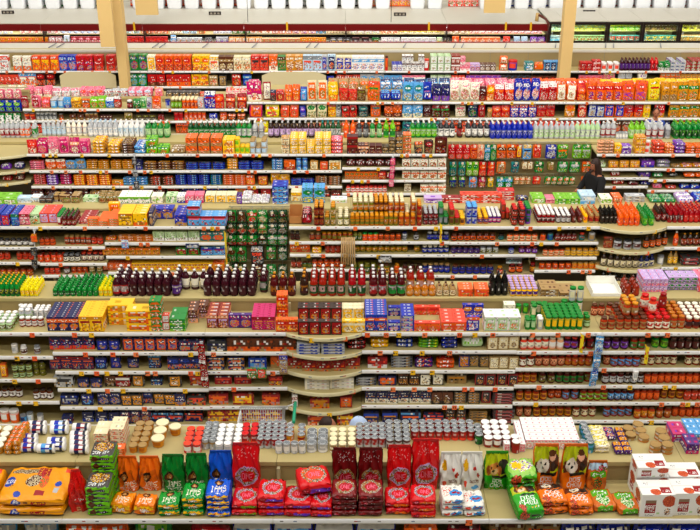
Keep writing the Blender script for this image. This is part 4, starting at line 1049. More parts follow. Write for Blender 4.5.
def one(base, ring='lilac', oval='red'): return art(36, 50, base, [('e', .52, .36, .42, .22, ring), ('E', .52, .36, .40, .20, [ring, 'tan', 'dark_green', 'a8652e', 'silver']), ('e', .54, .35, .29, .14, oval), ('t', .55, .35, 1, 'ONE', 'pink', 1), ('r', .1, .05, .9, .08, mix(base, 'white', .3)), ('n', .2, .74, .9, .95, [mix(base, 'white', .35), base, base], .25)])
def onetop(base, ring='lilac', oval='red'): return art(36, 28, base, [('E', .52, .5, .42, .42, [ring, 'tan', 'dark_green', 'a8652e', 'silver']), ('e', .54, .48, .29, .27, oval), ('t', .55, .48, .8, 'ONE', 'pink', 1)])
def oneend(base, band, oval='crimson'): return art(36, 12, base, [('r', .22, .12, .97, .62, band), ('e', .2, .4, .15, .36, oval), ('n', .1, .3, .28, .5, ['pink'], .6), ('n', .4, .3, .9, .45, ['white', band], .4)])
sy = DA
def X(px, d, z=ZA): return XP(px, d, z)
def stack(name, lab, px0, px1, d, n, w_, dd, h_, topf, endf, side, grp, z=ZA, rz=0):
    words_n = ['bottom', 'second from bottom', 'third from bottom', 'fourth from bottom', 'fifth from bottom']
    cx = (X(px0, d, z) + X(px1, d, z)) / 2
    for i in range(n):
        me, kids = lying(w_, dd, h_, topf, endf, side, i + int(px0))
        special(name, 'bag', lab + (', ' + ('topmost' if i == n - 1 else words_n[i]) + ' of its stack' if n > 1 else ''), me, cx + R.uniform(-.008, .008), d + dd / 2 + (.0 if i == 0 else R.uniform(0, .015)), z + .001 + i * h_ * .985, rz + R.uniform(-.03, .03), group=grp, kids=kids)
def stand(name, lab, px0, px1, d, w_, dd, h_, img, side, grp, rz=0, z=ZA, rx=0, flare=0.0):
    me, kids = standing(w_, dd, h_, img, side, int(px0), flare=flare)
    special(name, 'bag', lab, me, (X(px0, d, z) + X(px1, d, z)) / 2, d + dd / 2, z + .002, rz, rx, grp, kids)
# big yellow kibble bags, lying
def big_yellow():
    tp = art(90, 56, 'f4a80c', [('E', .28, .84, .26, .08, ['6b4a30', 'd8c8a8', 'a88a60', '4a3020']), ('r', .44, .62, .64, .95, 'crimson'), ('n', .47, .66, .61, .92, ['f2c21c', 'coral'], .25), ('E', .44, .52, .13, .18, ['4a2412', 'e8d8b0', '6b3a1e']), ('E', .60, .5, .07, .2, ['orange', 'green', 'coral']), ('e', .06, .5, .09, .16, '2a50b0'), ('t', .06, .5, .8, 'PEDI', 'white', .8), ('e', .84, .42, .05, .08, '2a50b0'), ('e', .26, .12, .06, .09, '2a50b0'), ('r', .52, .08, .68, .22, 'crimson'), ('r', .8, .14, .88, .3, 'silver'), ('r', .88, .8, .97, .97, 'coral'), ('n', .1, .28, .2, .4, ['6b3a1e', 'f4a80c'], .4)])
    fr = art(90, 12, 'f4a80c', [('e', .27, .5, .07, .4, '2a50b0'), ('t', .27, .5, .6, 'PD', 'white', .6), ('r', .5, .2, .72, .7, 'crimson'), ('n', .52, .35, .7, .55, ['f2c21c'], .5), ('r', .38, .3, .44, .6, '6b3a1e')])
    return tp, fr
tp, fr = big_yellow()
for i in range(2):
    me, _k = lying(.62, .50, .10, tp, fr, 'f4a80c', i + 3)
    special('kibble_bag', 'bag', ['bottom big yellow kibble bag with blue oval logo, under its twin', 'big yellow kibble bag lying on its twin, blue oval logo and red panel'][i], me, X(31, DA + .02) - .0 + (.012 if i else 0), DA + .275 + .01 * i, ZA + .001 + i * .0985, -.02 + .02 * i, group='big yellow kibble bags')
me, _k = lying(.5, .5, .19, tp, fr, 'f4a80c', 9)
special('kibble_bag', 'bag', 'big yellow kibble bag cut off at the frame edge beside the pair', me, X(-34, DA + .05), DA + .30, ZA + .001)
# red peaked bag
rd = art(20, 46, 'e01814', [('r', .2, .2, .9, .27, 'crimson'), ('n', .35, .3, .95, .36, ['white', 'e01814'], .7), ('r', .35, .03, .7, .14, 'peach'), ('n', .4, .05, .65, .12, ['brown', 'orange'], .5), ('n', .1, .4, .9, .9, ['e01814', 'f03a30', 'c01010'], .5)])
stand('pet_food_bag', 'slim upright red pet food bag with peaked top and small photo', 70, 87, DA + .10, .165, .12, .40, rd, 'e01814', None, rz=.12, flare=-.5)
# green and black tray packs
tr_t = art(24, 20, '4a4642', [('E', .5, .62, .42, .3, ['6b3a1e', 'a8652e', 'c8b8a0', 'f2c21c']), ('n', .1, .1, .9, .3, ['silver', 'white', '4a4642'], .6)])
tr_f = art(24, 9, '7ccc1a', [('r', .3, .3, .85, .65, '2a2622'), ('e', .2, .5, .14, .4, 'brown'), ('n', .4, .4, .8, .55, ['silver'], .5)])
for nstack, px0, px1, dd, wd in ((4, 88, 112, DA + .04, 'lower front stack'), (6, 94, 118, DA + .30, 'taller rear stack')):
    for i in range(nstack):
        mb_ = MB(); softbox(mb_, .215, .235, .078, tr_f, tr_t, '5aa014', .35, 0, .003, i)
        special('tray_pack', 'pack', f'lime green and dark pet food tray pack, {["bottom", "second from bottom", "third from bottom", "fourth from bottom", "fifth from bottom", "topmost"][i if i < nstack - 1 else 5]} of the {wd}', weld(mb_.mesh('tray_pack', [M['film']])), (X(px0, dd) + X(px1, dd)) / 2 + R.uniform(-.006, .006), dd + .12, ZA + .001 + i * .0782, R.uniform(-.04, .04), group='lime green tray packs')
# orange, green and blue dog-photo bags
G1 = 'dog photo kibble bags'
stand('pet_food_bag', 'upright orange bag with dog photo, beside the lime green tray packs', 119, 139, DA + .40, .185, .10, .34, iams('f47a10'), 'e86a0c', G1)
stand('pet_food_bag', 'upright orange bag with dog photo, beside the green bags', 140, 162, DA + .40, .19, .10, .34, iams('f47a10'), 'e86a0c', G1)
stack('pet_food_bag', 'slumped orange bag with dog photo beside tray packs', 110, 133, DA + .06, 1, .195, 0.19, 0.125, iamstop('f49a10'), iamsend('f49a10'), 'f08a0c', G1, rz=-.18)
stack('pet_food_bag', 'orange bag with yellow band lying below the upright orange one', 134, 157, DA + .04, 1, .195, 0.18, 0.13, iamstop('f48a10'), iamsend('f4820e'), 'f07a0c', G1, rz=-.03)
stand('pet_food_bag', 'upright green bag with dog photo, beside the orange bags', 163, 186, DA + .40, .205, .10, .36, iams('0f8a34'), '0c7a2c', G1)
stand('pet_food_bag', 'upright green bag with dog photo, beside the blue bag', 187, 209, DA + .40, .195, .10, .37, iams('0f8a34'), '0c7a2c', G1)
stack('pet_food_bag', 'green bag with yellow band in the first green stack', 157, 181, DA + .03, 2, .20, 0.2, 0.068, iamstop('12a03a'), iamsend('0f8a34'), '0c7a2c', G1)
stack('pet_food_bag', 'green bag with yellow band in the second green stack', 182, 205, DA + .03, 3, .20, 0.24, 0.068, iamstop('12a03a'), iamsend('0f8a34'), '0c7a2c', G1)
stand('pet_food_bag', 'upright bright blue bag with dog photo, behind the blue stack', 210, 234, DA + .43, .215, .10, .38, iams('1a66d8'), '1658c0', G1)
stack('pet_food_bag', 'blue bag with yellow bands', 207, 231, DA + .015, 4, .215, 0.25, 0.062, iamstop('1a66d8'), iamsend('1452bc'), '1248a8', G1)
# red oval-logo bags
G2 = 'red oval logo kibble bags'
stand('pet_food_bag', 'tall upright bright red bag, oval logo, behind red and green stack', 233, 261, DA + .40, .25, .12, .48, one('e01420'), 'c8101a', G2)
stack('pet_food_bag', 'red bag with green band', 232, 258, DA + .03, 2, .235, 0.25, 0.07, onetop('e01420'), oneend('e01420', '7a9a1a'), 'c8101a', G2)
stack('pet_food_bag', 'red bag with violet band, square stack', 258, 286, DA + .03, 3, .245, 0.27, 0.074, onetop('e01420'), oneend('e01420', '7a40c8'), 'c8101a', G2)
stack('pet_food_bag', 'red bag with violet band, left under the tilted bag', 283, 312, DA + .02, 2, .25, .27, .08, onetop('e01420'), oneend('e01420', '7a40c8'), 'c8101a', G2)
stack('pet_food_bag', 'red bag with violet band, right under the tilted bag', 311, 333, DA + .01, 2, .195, .26, .075, onetop('e01420'), oneend('e01420', '7a40c8'), 'c8101a', G2, rz=-.05)
stack('pet_food_bag', 'plump red bag resting across two stacks, violet band', 296, 330, DA + .12, 1, .30, .30, .13, onetop('e01420', 'orange', 'coral'), oneend('e01420', '7a40c8'), 'c8101a', G2, z=ZA + .162, rz=.22)
for px, nm in ((333, 'first'), (359, 'second')):
    stand('pet_food_bag', f'upright shiny maroon bag with oval logo, {nm} of two', px - 1, px + 24, DA + .40, .225, .11, .43, one('7a0c12', 'tan', 'c01828'), '6a0a10', 'shiny maroon kibble bags')
    stack('pet_food_bag', f'maroon bag with dark red end, {nm} maroon stack', px - 1, px + 24, DA + .03, 4, .225, 0.25, 0.06, onetop('8a1016', 'tan', 'c01828'), oneend('7a0c12', '5a1a14'), '6a0a10', 'shiny maroon kibble bags')
for px0, px1, nm, nn in ((385, 410, 'beside the maroon bags', 2), (410, 436, 'beside the white bags', 3)):
    stand('pet_food_bag', f'tall upright red bag, oval logo, {nm}', px0 + (1 if px0 < 400 else 2), px1 + 2, DA + .41, .225 if px0 < 400 else .25, .11, .45 if px0 < 400 else .52, one('e01018'), 'c80c14', G2)
    stack('pet_food_bag', f'red bag with orange end, {nm}', px0, px1, DA + (.05 if px0 < 400 else -.0), nn, .225, .23, .072, onetop('e01420'), oneend('e01420', 'f47a10'), 'd01018', G2)
# white bags with vegetables
wh = art(28, 44, 'f2eee6', [('E', .2, .72, .12, .16, ['f2c21c', 'e8b010']), ('E', .62, .62, .1, .05, ['coral', 'd8141c']), ('E', .8, .46, .08, .08, ['crimson', 'orange']), ('r', .4, .22, .85, .32, 'a08a80'), ('n', .42, .24, .82, .3, ['white', '6a4a40'], .5), ('e', .2, .2, .1, .1, 'coral'), ('e', .7, .1, .2, .05, 'sky')])
wt = art(28, 26, 'f2eee6', [('n', .05, .2, .5, .8, ['f2eee6', 'f2eee6', 'coral', 'd8141c', 'orange'], .5), ('e', .66, .4, .3, .22, '4aa0e0'), ('r', .45, .36, .9, .46, 'crimson'), ('n', .4, .7, .8, .8, ['grey', 'white'], .5)])
we = art(28, 10, 'f2eee6', [('e', .68, .5, .26, .4, '4aa0e0'), ('r', .1, .2, .35, .7, 'coral'), ('r', .5, .4, .9, .6, 'crimson')])
for px0, nm in ((439, 'beside the red bags'), (460, 'beside the golden puppy bag')):
    stand('pet_food_bag', f'upright white bag printed with vegetables, {nm}', px0, px0 + 22, DA + .41, .20, .10, .38, wh, 'e8e4da', 'white vegetable print bags')
    stack('pet_food_bag', f'white bag with blue oval, {nm}', px0 + 2, px0 + 25, DA + .03, 3 if px0 < 450 else 2, .20, .23, .064, wt, we, 'e8e4da', 'white vegetable print bags', rz=.05)
# dog chow style bags
def chow(base):
    gr = base == '2fa81e'
    return art(38, 54, base, [('r', 0, .42, 1, 1, mix('lime', 'yellow', .35)), ('e', .78, .66, .24, .2, '2c2420' if gr else '4a2412')] + (dogface(.38, .60, 1.25, 'd8904a', 'a8602a', 'f0c890') if gr else dogface(.36, .58, 1.3, 'ece0d0', '6b3a1e', 'f2eadc') + [('e', .74, .80, .15, .11, 'f0b898'), ('e', .74, .86, .15, .07, '6b4020'), ('e', .80, .56, .13, .10, '2c1c14')]) + [('r', .3, .36, .95, .42, '1a1614'), ('t', .55, .26, 1, 'DOG', 'white', .9), ('t', .55, .13, 1, 'CHOW', 'white', .9), ('n', .1, .02, .9, .06, ['crimson', 'yellow', base], .5)])
def chowt(base): return art(32, 30, base, [('r', 0, .68, 1, 1, mix('lime', 'yellow', .35) if base == '3cb428' else '7a3a1e'), ('e', .74, .86, .24, .16, '2c1c14')] + dogface(.4, .86, 1.1, 'd8904a' if base == '3cb428' else 'ece0d0', '6b3a1e', 'f0d8b0') + [ ('r', .3, .58, .9, .64, '1a1614'), ('t', .5, .46, 1, 'DOG', 'white', .8), ('t', .5, .26, 1, 'CHOW', 'white', .8), ('E', .2, .12, .16, .12, ['6b3a1e', 'a8652e', 'coral']), ('n', .5, .06, .9, .14, ['f2c21c', 'white'], .4)])
def chowe(base): return art(32, 10, base, [('E', .25, .5, .2, .5, ['6b3a1e', 'a8652e', 'coral']), ('r', .5, .4, .85, .55, '1a1614'), ('n', .5, .1, .9, .3, ['white', base], .4)])
G3 = 'dog picture chow bags'
stand('pet_food_bag', 'upright green bag with golden puppy face, alone behind the gap', 483, 508, DA + .42, .225, .10, .38, chow('2fa81e'), '2a981a', G3)
mb_ = MB(); softbox(mb_, .27, .28, .12, chowe('5cc02a'), art(30, 26, 'a8d86a', [('E', .5, .5, .42, .34, ['white', 'violet', 'lemon', 'c8e0a0']), ('e', .35, .5, .2, .2, 'yellow')]), '4ab020', .9, 0, .006, 5)
special('pet_food_bag', 'bag', 'pale green bag lying on top of the leaning green bag', weld(mb_.mesh('pet_food_bag', [M['film']])), X(521, DA + .25), DA + .40, ZA + .175, rz=.05, group=G3)
stack('pet_food_bag', 'green bag under the pale green one', 508, 535, DA + .27, 1, .25, .28, .17, chowt('3cb428'), chowe('2fa81e'), '2a981a', G3)
me, kids = lying(.25, .32, .15, chowt('3cb428'), chowe('2fa81e'), '2a981a', 4)
special('pet_food_bag', 'bag', 'front green bag with puppy picture overhanging the shelf edge', me, X(527, DA), DA + .12, ZA + .02, .16, rx=rad(8), group=G3)
stand('pet_food_bag', 'upright lime and orange bag with puppy, beside its twin', 532, 556, DA + .42, .235, .10, .46, chow('f4820e'), 'e8760c', G3)
stand('pet_food_bag', 'upright lime and orange bag with puppy, beside the slim orange bag', 560, 585, DA + .42, .235, .10, .46, chow('f4820e'), 'e8760c', G3)
stack('pet_food_bag', 'orange bag with puppy picture', 540, 567, DA + .05, 2, .25, 0.26, 0.08, chowt('f4820e'), chowe('f4820e'), 'e8760c', G3, rz=.1)
stack('pet_food_bag', 'smaller orange bag with puppy picture', 569, 592, DA + .04, 2, .225, 0.24, 0.066, chowt('f4820e'), chowe('f4820e'), 'e8760c', G3, rz=.05)
cu_ = art(24, 34, 'd87828', [('r', 0, .75, 1, 1, 'pale_blue'), ('E', .75, .8, .24, .12, ['crimson', 'green', 'pink']), ('r', .12, .5, .95, .7, '6ab82a'), ('n', .2, .54, .85, .66, ['white', '6ab82a'], .5), ('E', .5, .25, .3, .2, ['green', '6b3a1e', 'orange'])])
stand('pet_food_bag', 'small upright green and orange bag topped with red flowers print', 586, 606, DA + .42, .185, .09, .28, cu_, 'c86a20', None)
ct = art(26, 22, 'd87828', [('r', .12, .55, .88, .95, '6ab82a'), ('n', .2, .65, .8, .85, ['white', '6ab82a'], .5), ('E', .5, .35, .3, .3, ['pale_green', 'green', '6ab82a', 'ivory'])])
ce = art(26, 8, '6ab82a', [('r', 0, 0, .16, 1, 'd87828'), ('r', .84, 0, 1, 1, 'd87828'), ('n', .3, .3, .7, .6, ['ivory', 'green'], .5)])
for px0, px1, nm in ((591, 615, 'beside the orange chow bags'), (617, 641, 'beside the white boxes')):
    stack('pet_food_bag', f'flat orange pack with green picture, {nm}', px0, px1, DA + (.08 if px0 < 600 else .04), 1, .215, .26, .085, ct, ce, 'c86a20', 'flat green and orange packs', rz=.08)
# white meaty boxes
def whitebox(w_, d_, h_, name='pet_food_box'):
    mb_ = MB(); a, b_, h = w_ / 2, d_ / 2, h_
    fr_ = art(44, 36, 'f4f2ee', [('r', .14, .18, .46, .74, 'crimson'), ('r', .14, .62, .46, .74, '8a6a50'), ('t', .30, .44, .62, 'MEATY', 'white', 1), ('n', .16, .22, .44, .3, ['white', 'crimson'], .5), ('E', .84, .7, .2, .26, ['c8502a', 'e0703a', 'b04020']), ('E', .82, .22, .1, .16, ['6b3a1e', 'd8a060', 'white']), ('r', .5, .1, .6, .2, 'pale_green'), ('n', .14, .04, .44, .1, ['grey', 'f4f2ee'], .5)])
    tp_ = art(44, 26, 'f4f2ee', [('n', .1, .65, .4, .85, ['grey', 'f4f2ee', 'f4f2ee'], .7), ('r', .62, .1, .9, .5, 'crimson'), ('n', .66, .2, .86, .4, ['white', 'crimson'], .5), ('E', .45, .2, .16, .2, ['c8502a', 'e0703a']), ('r', 0, .49, 1, .52, 'd8d4cc')])
    sd_ = art(20, 30, 'f0eee8', [('E', .5, .7, .35, .22, ['c8502a', 'e0703a', 'b04020']), ('r', .25, .2, .75, .45, 'crimson'), ('n', .3, .26, .7, .4, ['white', 'crimson'], .5)])
    mb_.grid(fr_, lambda u, v: (-a + 2 * a * u, -b_, h * v)); mb_.grid(fr_, lambda u, v: (a - 2 * a * u, b_, h * v))
    mb_.grid(tp_, lambda u, v: (-a + 2 * a * u, -b_ + 2 * b_ * v, h)); mb_.grid([['white']], lambda u, v: (-a + 2 * a * u, b_ - 2 * b_ * v, 0))
    mb_.grid(sd_, lambda u, v: (a, -b_ + 2 * b_ * u, h * v)); mb_.grid(sd_, lambda u, v: (-a, b_ - 2 * b_ * u, h * v))
    return weld(mb_.mesh(name, [M['carton']]))
for px, d, z, wd, dp, h_, lb in ((657, DA + .03, 0, .30, .22, .24, 'white meaty dog food box at the shelf edge beside flat packs'), (690, DA + .05, 0, .30, .22, .24, 'white meaty dog food box at the shelf edge beside the slim bag'),
    (651, DA + .29, 0, .30, .22, .24, 'white meaty dog food box, lower one behind the front pair'), (684, DA + .30, 0, .30, .22, .24, 'white meaty dog food box, low and behind'),
    (650, DA + .28, .242, .28, .22, .11, 'white meaty dog food box on top of the rear stack'), (722, DA + .08, 0, .28, .22, .24, 'white meaty dog food box cut by frame edge')):
    special('pet_food_box', 'box', lb, whitebox(wd, dp, h_), X(px, d, ZA + .1), d + dp / 2, ZA + .002 + z, .01, group='white meaty dog food boxes')
# strip of stock on the shelf below the front rack's top
product_low = '''chb:sky:silver:white@30x27 -20 62; chb:orange:coral:brown@34x27 66 130; chb:green:lime:dark_green@34x27 131 185; chb:crimson:red:maroon@36x27 186 232; chb:royal:white:sky@40x27 233 395; chb:orange:coral:yellow@30x27 398 440; chb:crimson:maroon@30x27 441 485; chb:tan:brown:orange@34x27 488 560; chb:royal:navy:silver@34x27 561 700'''
shelf('A', 1, 551, product_low)
# rear of the front rack: tins, cups and cartons
top('A', 'f', '''
cu:gold:tan:ivory@9x9 -30 4 455 4
hp:gold:orange:ivory@7x5x7 2 19 455 5 3
fl:cream:coral:orange@13.5x5x11 95 109 447 2 4
fl:cream:coral:ivory@13.5x5x11 110 127 447 2 4
fl:orange:tan:peach@14x4x9 110 125 456 1 2
cu:gold:honey:tan@9x8 128 147 454 6
cu:gold:honey:cream@13x9 149 165 449 3
cu:gold:honey:cream@12x9 168 182 437 1 1
bc:red:white:coral@8x10 183 202 454 4
ca:silver:tan:silver 202 216 450 5
ca:white:silver:white 215 232 454 5
ca:white:pink:white 232 242 454 5
ca:crimson:coral:red 241 258 444 3
ca:crimson:silver:silver 257 285 449 5
ca:gold:orange:silver 284 294 445 3
ca:silver:white:silver 275 306 454 1
ca:gold:crimson:silver 296 306 445 3
bc:silver:white:silver@9.8x9 306 328 453 3
tn:cream:tan:cream@7.5x4.5 329 356 453 4 2
ca:crimson:silver:silver 356 386 448 4
ca:maroon:silver:silver 386 411 450 5
ca:crimson:coral:silver 411 475 441 3
ca:dark_green:green:silver 474 484 445 3
bc:rust:white:white@8.5x10 484 511 448 6
bc:rust:crimson:white@8x12 510 521 454 2
yb:white:pink:silver@6.5x9x6.5 511 523 452 6
yb:white:pink:coral@6.5x10x6.5 523 577 449 6
bc:teal:sky:silver@8x12 578 594 454 5
wp:cream:lemon:ivory@14x4x9 592 609 453 4 2
hp:purple:magenta:gold@12x5x9 603 614 441 2
hp:purple:gold:maroon@9x5x8 615 632 455 5
tn:tan:brown:tan@10.5x5 622 636 441 2 2
tn:tan:honey:tan@10.5x4.5 637 654 443 4 1
tn:tan:honey:tan@11x4.5 650 674 455 3 2
mb:magenta:violet:silver@15x9x11 672 686 442 2
mb:purple:magenta:silver@12x11x9 684 702 454 4
mb:sky:white:pink@12x9x9 688 740 442 3
''')
# sleeve packs of round tubs, lying on their side
for px, yb, col_, acc, n, nm in ((38, 436, 'navy', 'crimson', 2, 'beside the orange cartons'), (60, 436, 'royal', 'sky', 2, 'at the middle back'), (82, 434, 'navy', 'crimson', 2, 'beside the cream cartons'), (29, 454, 'royal', 'crimson', 3, 'at the front edge'), (47, 455, 'sky', 'royal', 1, 'alone at the front'), (57, 453, 'royal', 'navy', 2, 'behind the single front pack'), (80, 456, 'navy', 'crimson', 4, 'in the long file at the front')):
    z = ZT + ZD['A']; d = max(DY(yb, z), D0['A'] + .645)
    for j in range(n):
        mb_ = MB(); wd = .085; r_ = .045
        def cf(i, k): return ['white', 'white', col_ if (k + 3) % 5 else acc, 'white' if (k % 3) else acc, '2a2a34' if k % 4 else col_, 'ece8e0', 'white'][i]
        mb_.lathe([(r_ * .9, -wd), (r_, -wd * .96), (r_, -wd * .5), (r_, 0), (r_, wd * .45), (r_, wd * .75), (r_, wd * .96), (r_ * .92, wd)], cf, 18, 0, 0, 'x')
        dj = d + r_ + j * .079
        if dj + r_ > D0['A'] + 1.21: continue
        mb_.v = [(a_, b_, c_ + r_) for a_, b_, c_ in mb_.v]
        special('tub_sleeve_pack', 'pack', f'white and {"red and " if acc == "crimson" else ""}blue tub sleeve, {nth(j + 1)} deep, {nm}', mb_.mesh('tub_sleeve_pack', [M['label']]), XP(px, dj, z), dj, z + .001 , group='white and blue sleeve packs')

# ------------------------------------------------------------------ rear extras of the second rack
zf = ZT + ZD['B']
def carton_tray(px0, px1, yb, ny, cc, lid_, side_, name, where):
    pass
m_ = MB(); d = DY(297, zf); x0, x1 = XP(592, d, zf), XP(621, d, zf)
m_.box(x0, d, zf, x1, d + .38, zf + .012, 'f4f2e8'); m_.box(x0, d, zf + .012, x1, d + .008, zf + .05, 'f4f2e8'); m_.box(x0, d + .372, zf + .012, x1, d + .38, zf + .12, 'f4f2e8'); m_.box(x0, d + .008, zf + .012, x0 + .006, d + .372, zf + .09, 'e8e6dc'); m_.box(x1 - .006, d + .008, zf + .012, x1, d + .372, zf + .09, 'e8e6dc')
link('display_tray', m_.mesh('display_tray', [M['tray']]), label='empty white cardboard display tray beside the tall sauce jars', cat='tray')
top('B', 'f', '''
wi:rust:amber:brown@9x19 623 640 297 3
yb:lilac:pink:violet@10x9x10 642 667 292 5 2
yb:lilac:green:violet@10x9x10 667 697 290 4 2
yb:pink:coral:peach@10x9x10 690 760 292 5 2
''')
m_ = MB(); z = ZT; d = D0['C'] + .1; x0, x1 = XP(289, d, z), XP(302, d, z)
for bx in ((x0, d, z, x1, d + .32, z + .01), (x0, d, z, x1, d + .006, z + .12), (x0, d + .31, z, x1, d + .32, z + .2), (x0, d, z, x0 + .006, d + .32, z + .16), (x1 - .006, d, z, x1, d + .32, z + .16)): m_.box(*bx, 'c08a52')
link('cardboard_box', m_.mesh('cardboard_box', [M['tray']]), (0, 0, .001), label='open brown cardboard box beside the crimson packs, third rack', cat='box')

# ------------------------------------------------------------------ hanging strips, flags and bundles on the racks
def clip_strip(row, px0, y0, px1, y1, n, cols, label, plabel, pw=.09, ph=.13):
    d = D0[row] - .05; z0, z1 = ZY(y0, d), ZY(y1, d); xa, xb = XP(px0, d, z0), XP(px1, d, z1)
    m_ = MB(); m_.tube([(xa, d + .012, z0), (xb, d + .012, z1)], .008, 'silver', 5); m_.box(xa - .02, d + .012, z0 - .01, xa + .02, d + .04, z0 + .02, 'silver')
    link('clip_strip', m_.mesh('clip_strip', [M['rail']]), label=label, cat='clip strip')
    for i in range(n):
        t = (i + .5) / n; x = xa + (xb - xa) * t; z = z0 + (z1 - z0) * t
        p = product(f'hb:{cols[i % len(cols)]}@{pw * 100:g}x{ph * 100:g}x2', False)
        o = link('hanging_packet', p['me'], (x, d - .012 - (i % 2) * .022, z - ph / 2), rz=R.uniform(-.3, .3), label=f'{plabel}, {nth(i + 1)} down', cat='packet', group=plabel)
clip_strip('B', 600, 337, 592, 384, 7, ['sky:white:royal', 'pale_blue:royal:sky', 'sky:royal:white'], 'slanting clip strip of light blue packets between sauce bays', 'light blue packet on slanting clip strip')
clip_strip('B', 201, 344, 206, 386, 5, ['crimson:maroon:coral', 'crimson:white:maroon'], 'clip strip of dark red packets beside navy pasta boxes', 'dark red packet on clip strip')
clip_strip('C', 34, 231, 35, 270, 3, ['orange:gold:coral', 'charcoal:black:grey', 'charcoal:black:grey'], 'clip strip between jar bays of third rack', 'packet on jar bay clip strip')
clip_strip('D', 393, 158, 391, 186, 4, ['magenta:pink:coral', 'pink:magenta:white'], 'clip strip of pink packets beside white snack boxes', 'pink packet on clip strip')
clip_strip('D', 134, 155, 137, 190, 3, ['charcoal:silver:navy', 'grey:silver:charcoal'], 'grey clip strip between gold packs and blue tin bay', 'grey packet on fourth rack clip strip')
def flag(row, px, y0, y1, label, col_='yellow'):
    d = D0[row] - .03; z0, z1 = ZY(y0, d), ZY(y1, d); x = XP(px, d, z0)
    m_ = MB(); im = art(3, 8, 'f2d81a', [('n', .1, .1, .9, .9, ['f2d81a', '8a3a1a', 'd8141c'], .3)], int(px))
    a = rad(50); m_.grid(im, lambda u, v: (x + .05 * u * math.cos(a), d - .05 * u * math.sin(a), z1 + (z0 - z1) * v)); 
    m_.grid(im, lambda u, v: (x + .05 * (1 - u) * math.cos(a) + .001, d - .05 * (1 - u) * math.sin(a) + .002, z1 + (z0 - z1) * v))
    m_.box(x - .004, d, z0 - .01, x + .004, d + .028, z0 + .008, 'yellow')
    link('shelf_flag', weld(m_.mesh('shelf_flag', [M['tag']])), label=label, cat='sign')
flag('B', 581, 334, 352, 'yellow flag sticking out below the green canisters')
flag('B', 646, 346, 363, 'yellow flag sticking out between red sauce jar shelves')
flag('C', 440, 224, 242, 'yellow flag below the green-lidded shakers, third rack')
flag('C', 224, 232, 272, 'orange-yellow strip at the side of cookie boxes')
# bundle of sticks
d = D0['C'] - .04; 
for i in range(7):
    x = XP(342 + i * 2.0, d, 1.2); m_ = MB(); m_.tube([(x, d - .01, ZY(237, d)), (x + .004 * i - .01, d - .012, ZY(264, d))], .012, 'c9a878', 6)
    link('wooden_skewer_pack', m_.mesh('wooden_skewer_pack', [M['tray']]), label=f'tan packet of skewers hanging before third rack, {nth(i + 1)} from left', cat='packet', group='tan skewer packets')
# end board with packets at the bulging shelves of the second rack
def hangbox(row, px0, px1, y0, y1, tok, lab, off=.07):
    d = D0[row] - off; z0 = ZY(y0, d); p = product(tok, False); x = (XP(px0, d, z0) + XP(px1, d, z0)) / 2
    link('hanging_display_pack', p['me'], (x, d, ZY(y1, d)), rz=.02, label=lab, cat='packet')
hangbox('B', 247, 256, 366, 378, 'mb:green:coral:white@11x14x3', 'green and coral packet hanging before meal boxes, first of pair')
hangbox('B', 257, 266, 366, 378, 'mb:green:coral:pink@11x14x3', 'green and coral packet hanging before meal boxes, second of pair')
hangbox('B', 279, 287, 353, 374, 'pb:tan:royal:silver@10x27x3', 'tall narrow display card at the edge of the bulging shelves', .09)
hangbox('B', 628, 645, 367, 379, 'no:white:silver:white@7x12', 'white capped bottle hanging before sauce jars') 
hangbox('C', 378, 392, 251, 262, 'fl:charcoal:silver:white@20x10x3', 'dark and silver hanging pack before the pickle jars')
hangbox('C', 507, 522, 253, 263, 'fl:charcoal:silver:teal@24x8x3', 'dark hanging pack before relish jars of third rack')
hangbox('C', 185, 199, 242, 248, 'fl:navy:silver:sky@20x7x3', 'navy hanging pack under the cookie boxes')
hangbox('C', 121, 128, 239, 248, 'mb:sky:white:coral@10x13x2', 'light blue card hanging under gold packs')

# ------------------------------------------------------------------ refrigerated cases behind the sixth rack
dc = 27.5; zr0, zr1 = ZY(31, dc), ZY(24, dc); zf0 = .0
zfl = ZY(42.3, dc)
xl, xr = XP(-60, dc, 1.7), XP(548, dc, 1.7)
def case(x0, x1, label, door=False):
    e = link('refrigerated_case', None, ((x0 + x1) / 2, dc, 0), label=label, cat='refrigerator'); hw = (x1 - x0) / 2 - .003
    def B(nm, mk, *bx):
        m_ = MB(); m_.box(*bx); return link(nm, m_.mesh(nm, [M[mk]]), parent=e)
    if not door:
        B('front_panel', 'white', -hw, 0, 0, hw, .1, zfl - .04); B('bumper', 'red', -hw, -.02, zfl - .04, hw, .1, zfl)
        B('fascia', 'red', -hw, 0, zr0, hw, .06, zr1); B('canopy', 'white', -hw, .0, zr1 + .001, hw, 1.9, zr1 + .03)
        B('interior_back', 'dark', -hw, .75, zfl - .4, hw, .8, zr1); B('lower_deck', 'white', -hw, .101, zfl - .09, hw, .75, zfl - .05); B('upper_shelf', 'shelf', -hw, .34, zfl + .14, hw, .749, zfl + .16)
        m_ = MB(); m_.box(-hw, .06, zr0 + .06, hw, .10, zr0 + .09, 'white'); lm = bpy.data.materials.new('case_lamp') if 'case_lamp' not in bpy.data.materials else bpy.data.materials['case_lamp']
        lm.use_nodes = True; lm.node_tree.nodes['Principled BSDF'].inputs['Emission Color'].default_value = (1, 1, 1, 1); lm.node_tree.nodes['Principled BSDF'].inputs['Emission Strength'].default_value = 12
        link('case_lamp', m_.mesh('case_lamp', [lm]), parent=e)
        B('end_panel', 'dark', -hw, .1, zfl - .1, -hw + .03, .74, zr1)
    return e
xs = [xl + (xr - xl) * i / 6 for i in range(7)]
for i in range(6):
    case(xs[i], xs[i + 1], f'open chilled case with dark red fascia, {nth(i + 1)} from left along the far aisle')
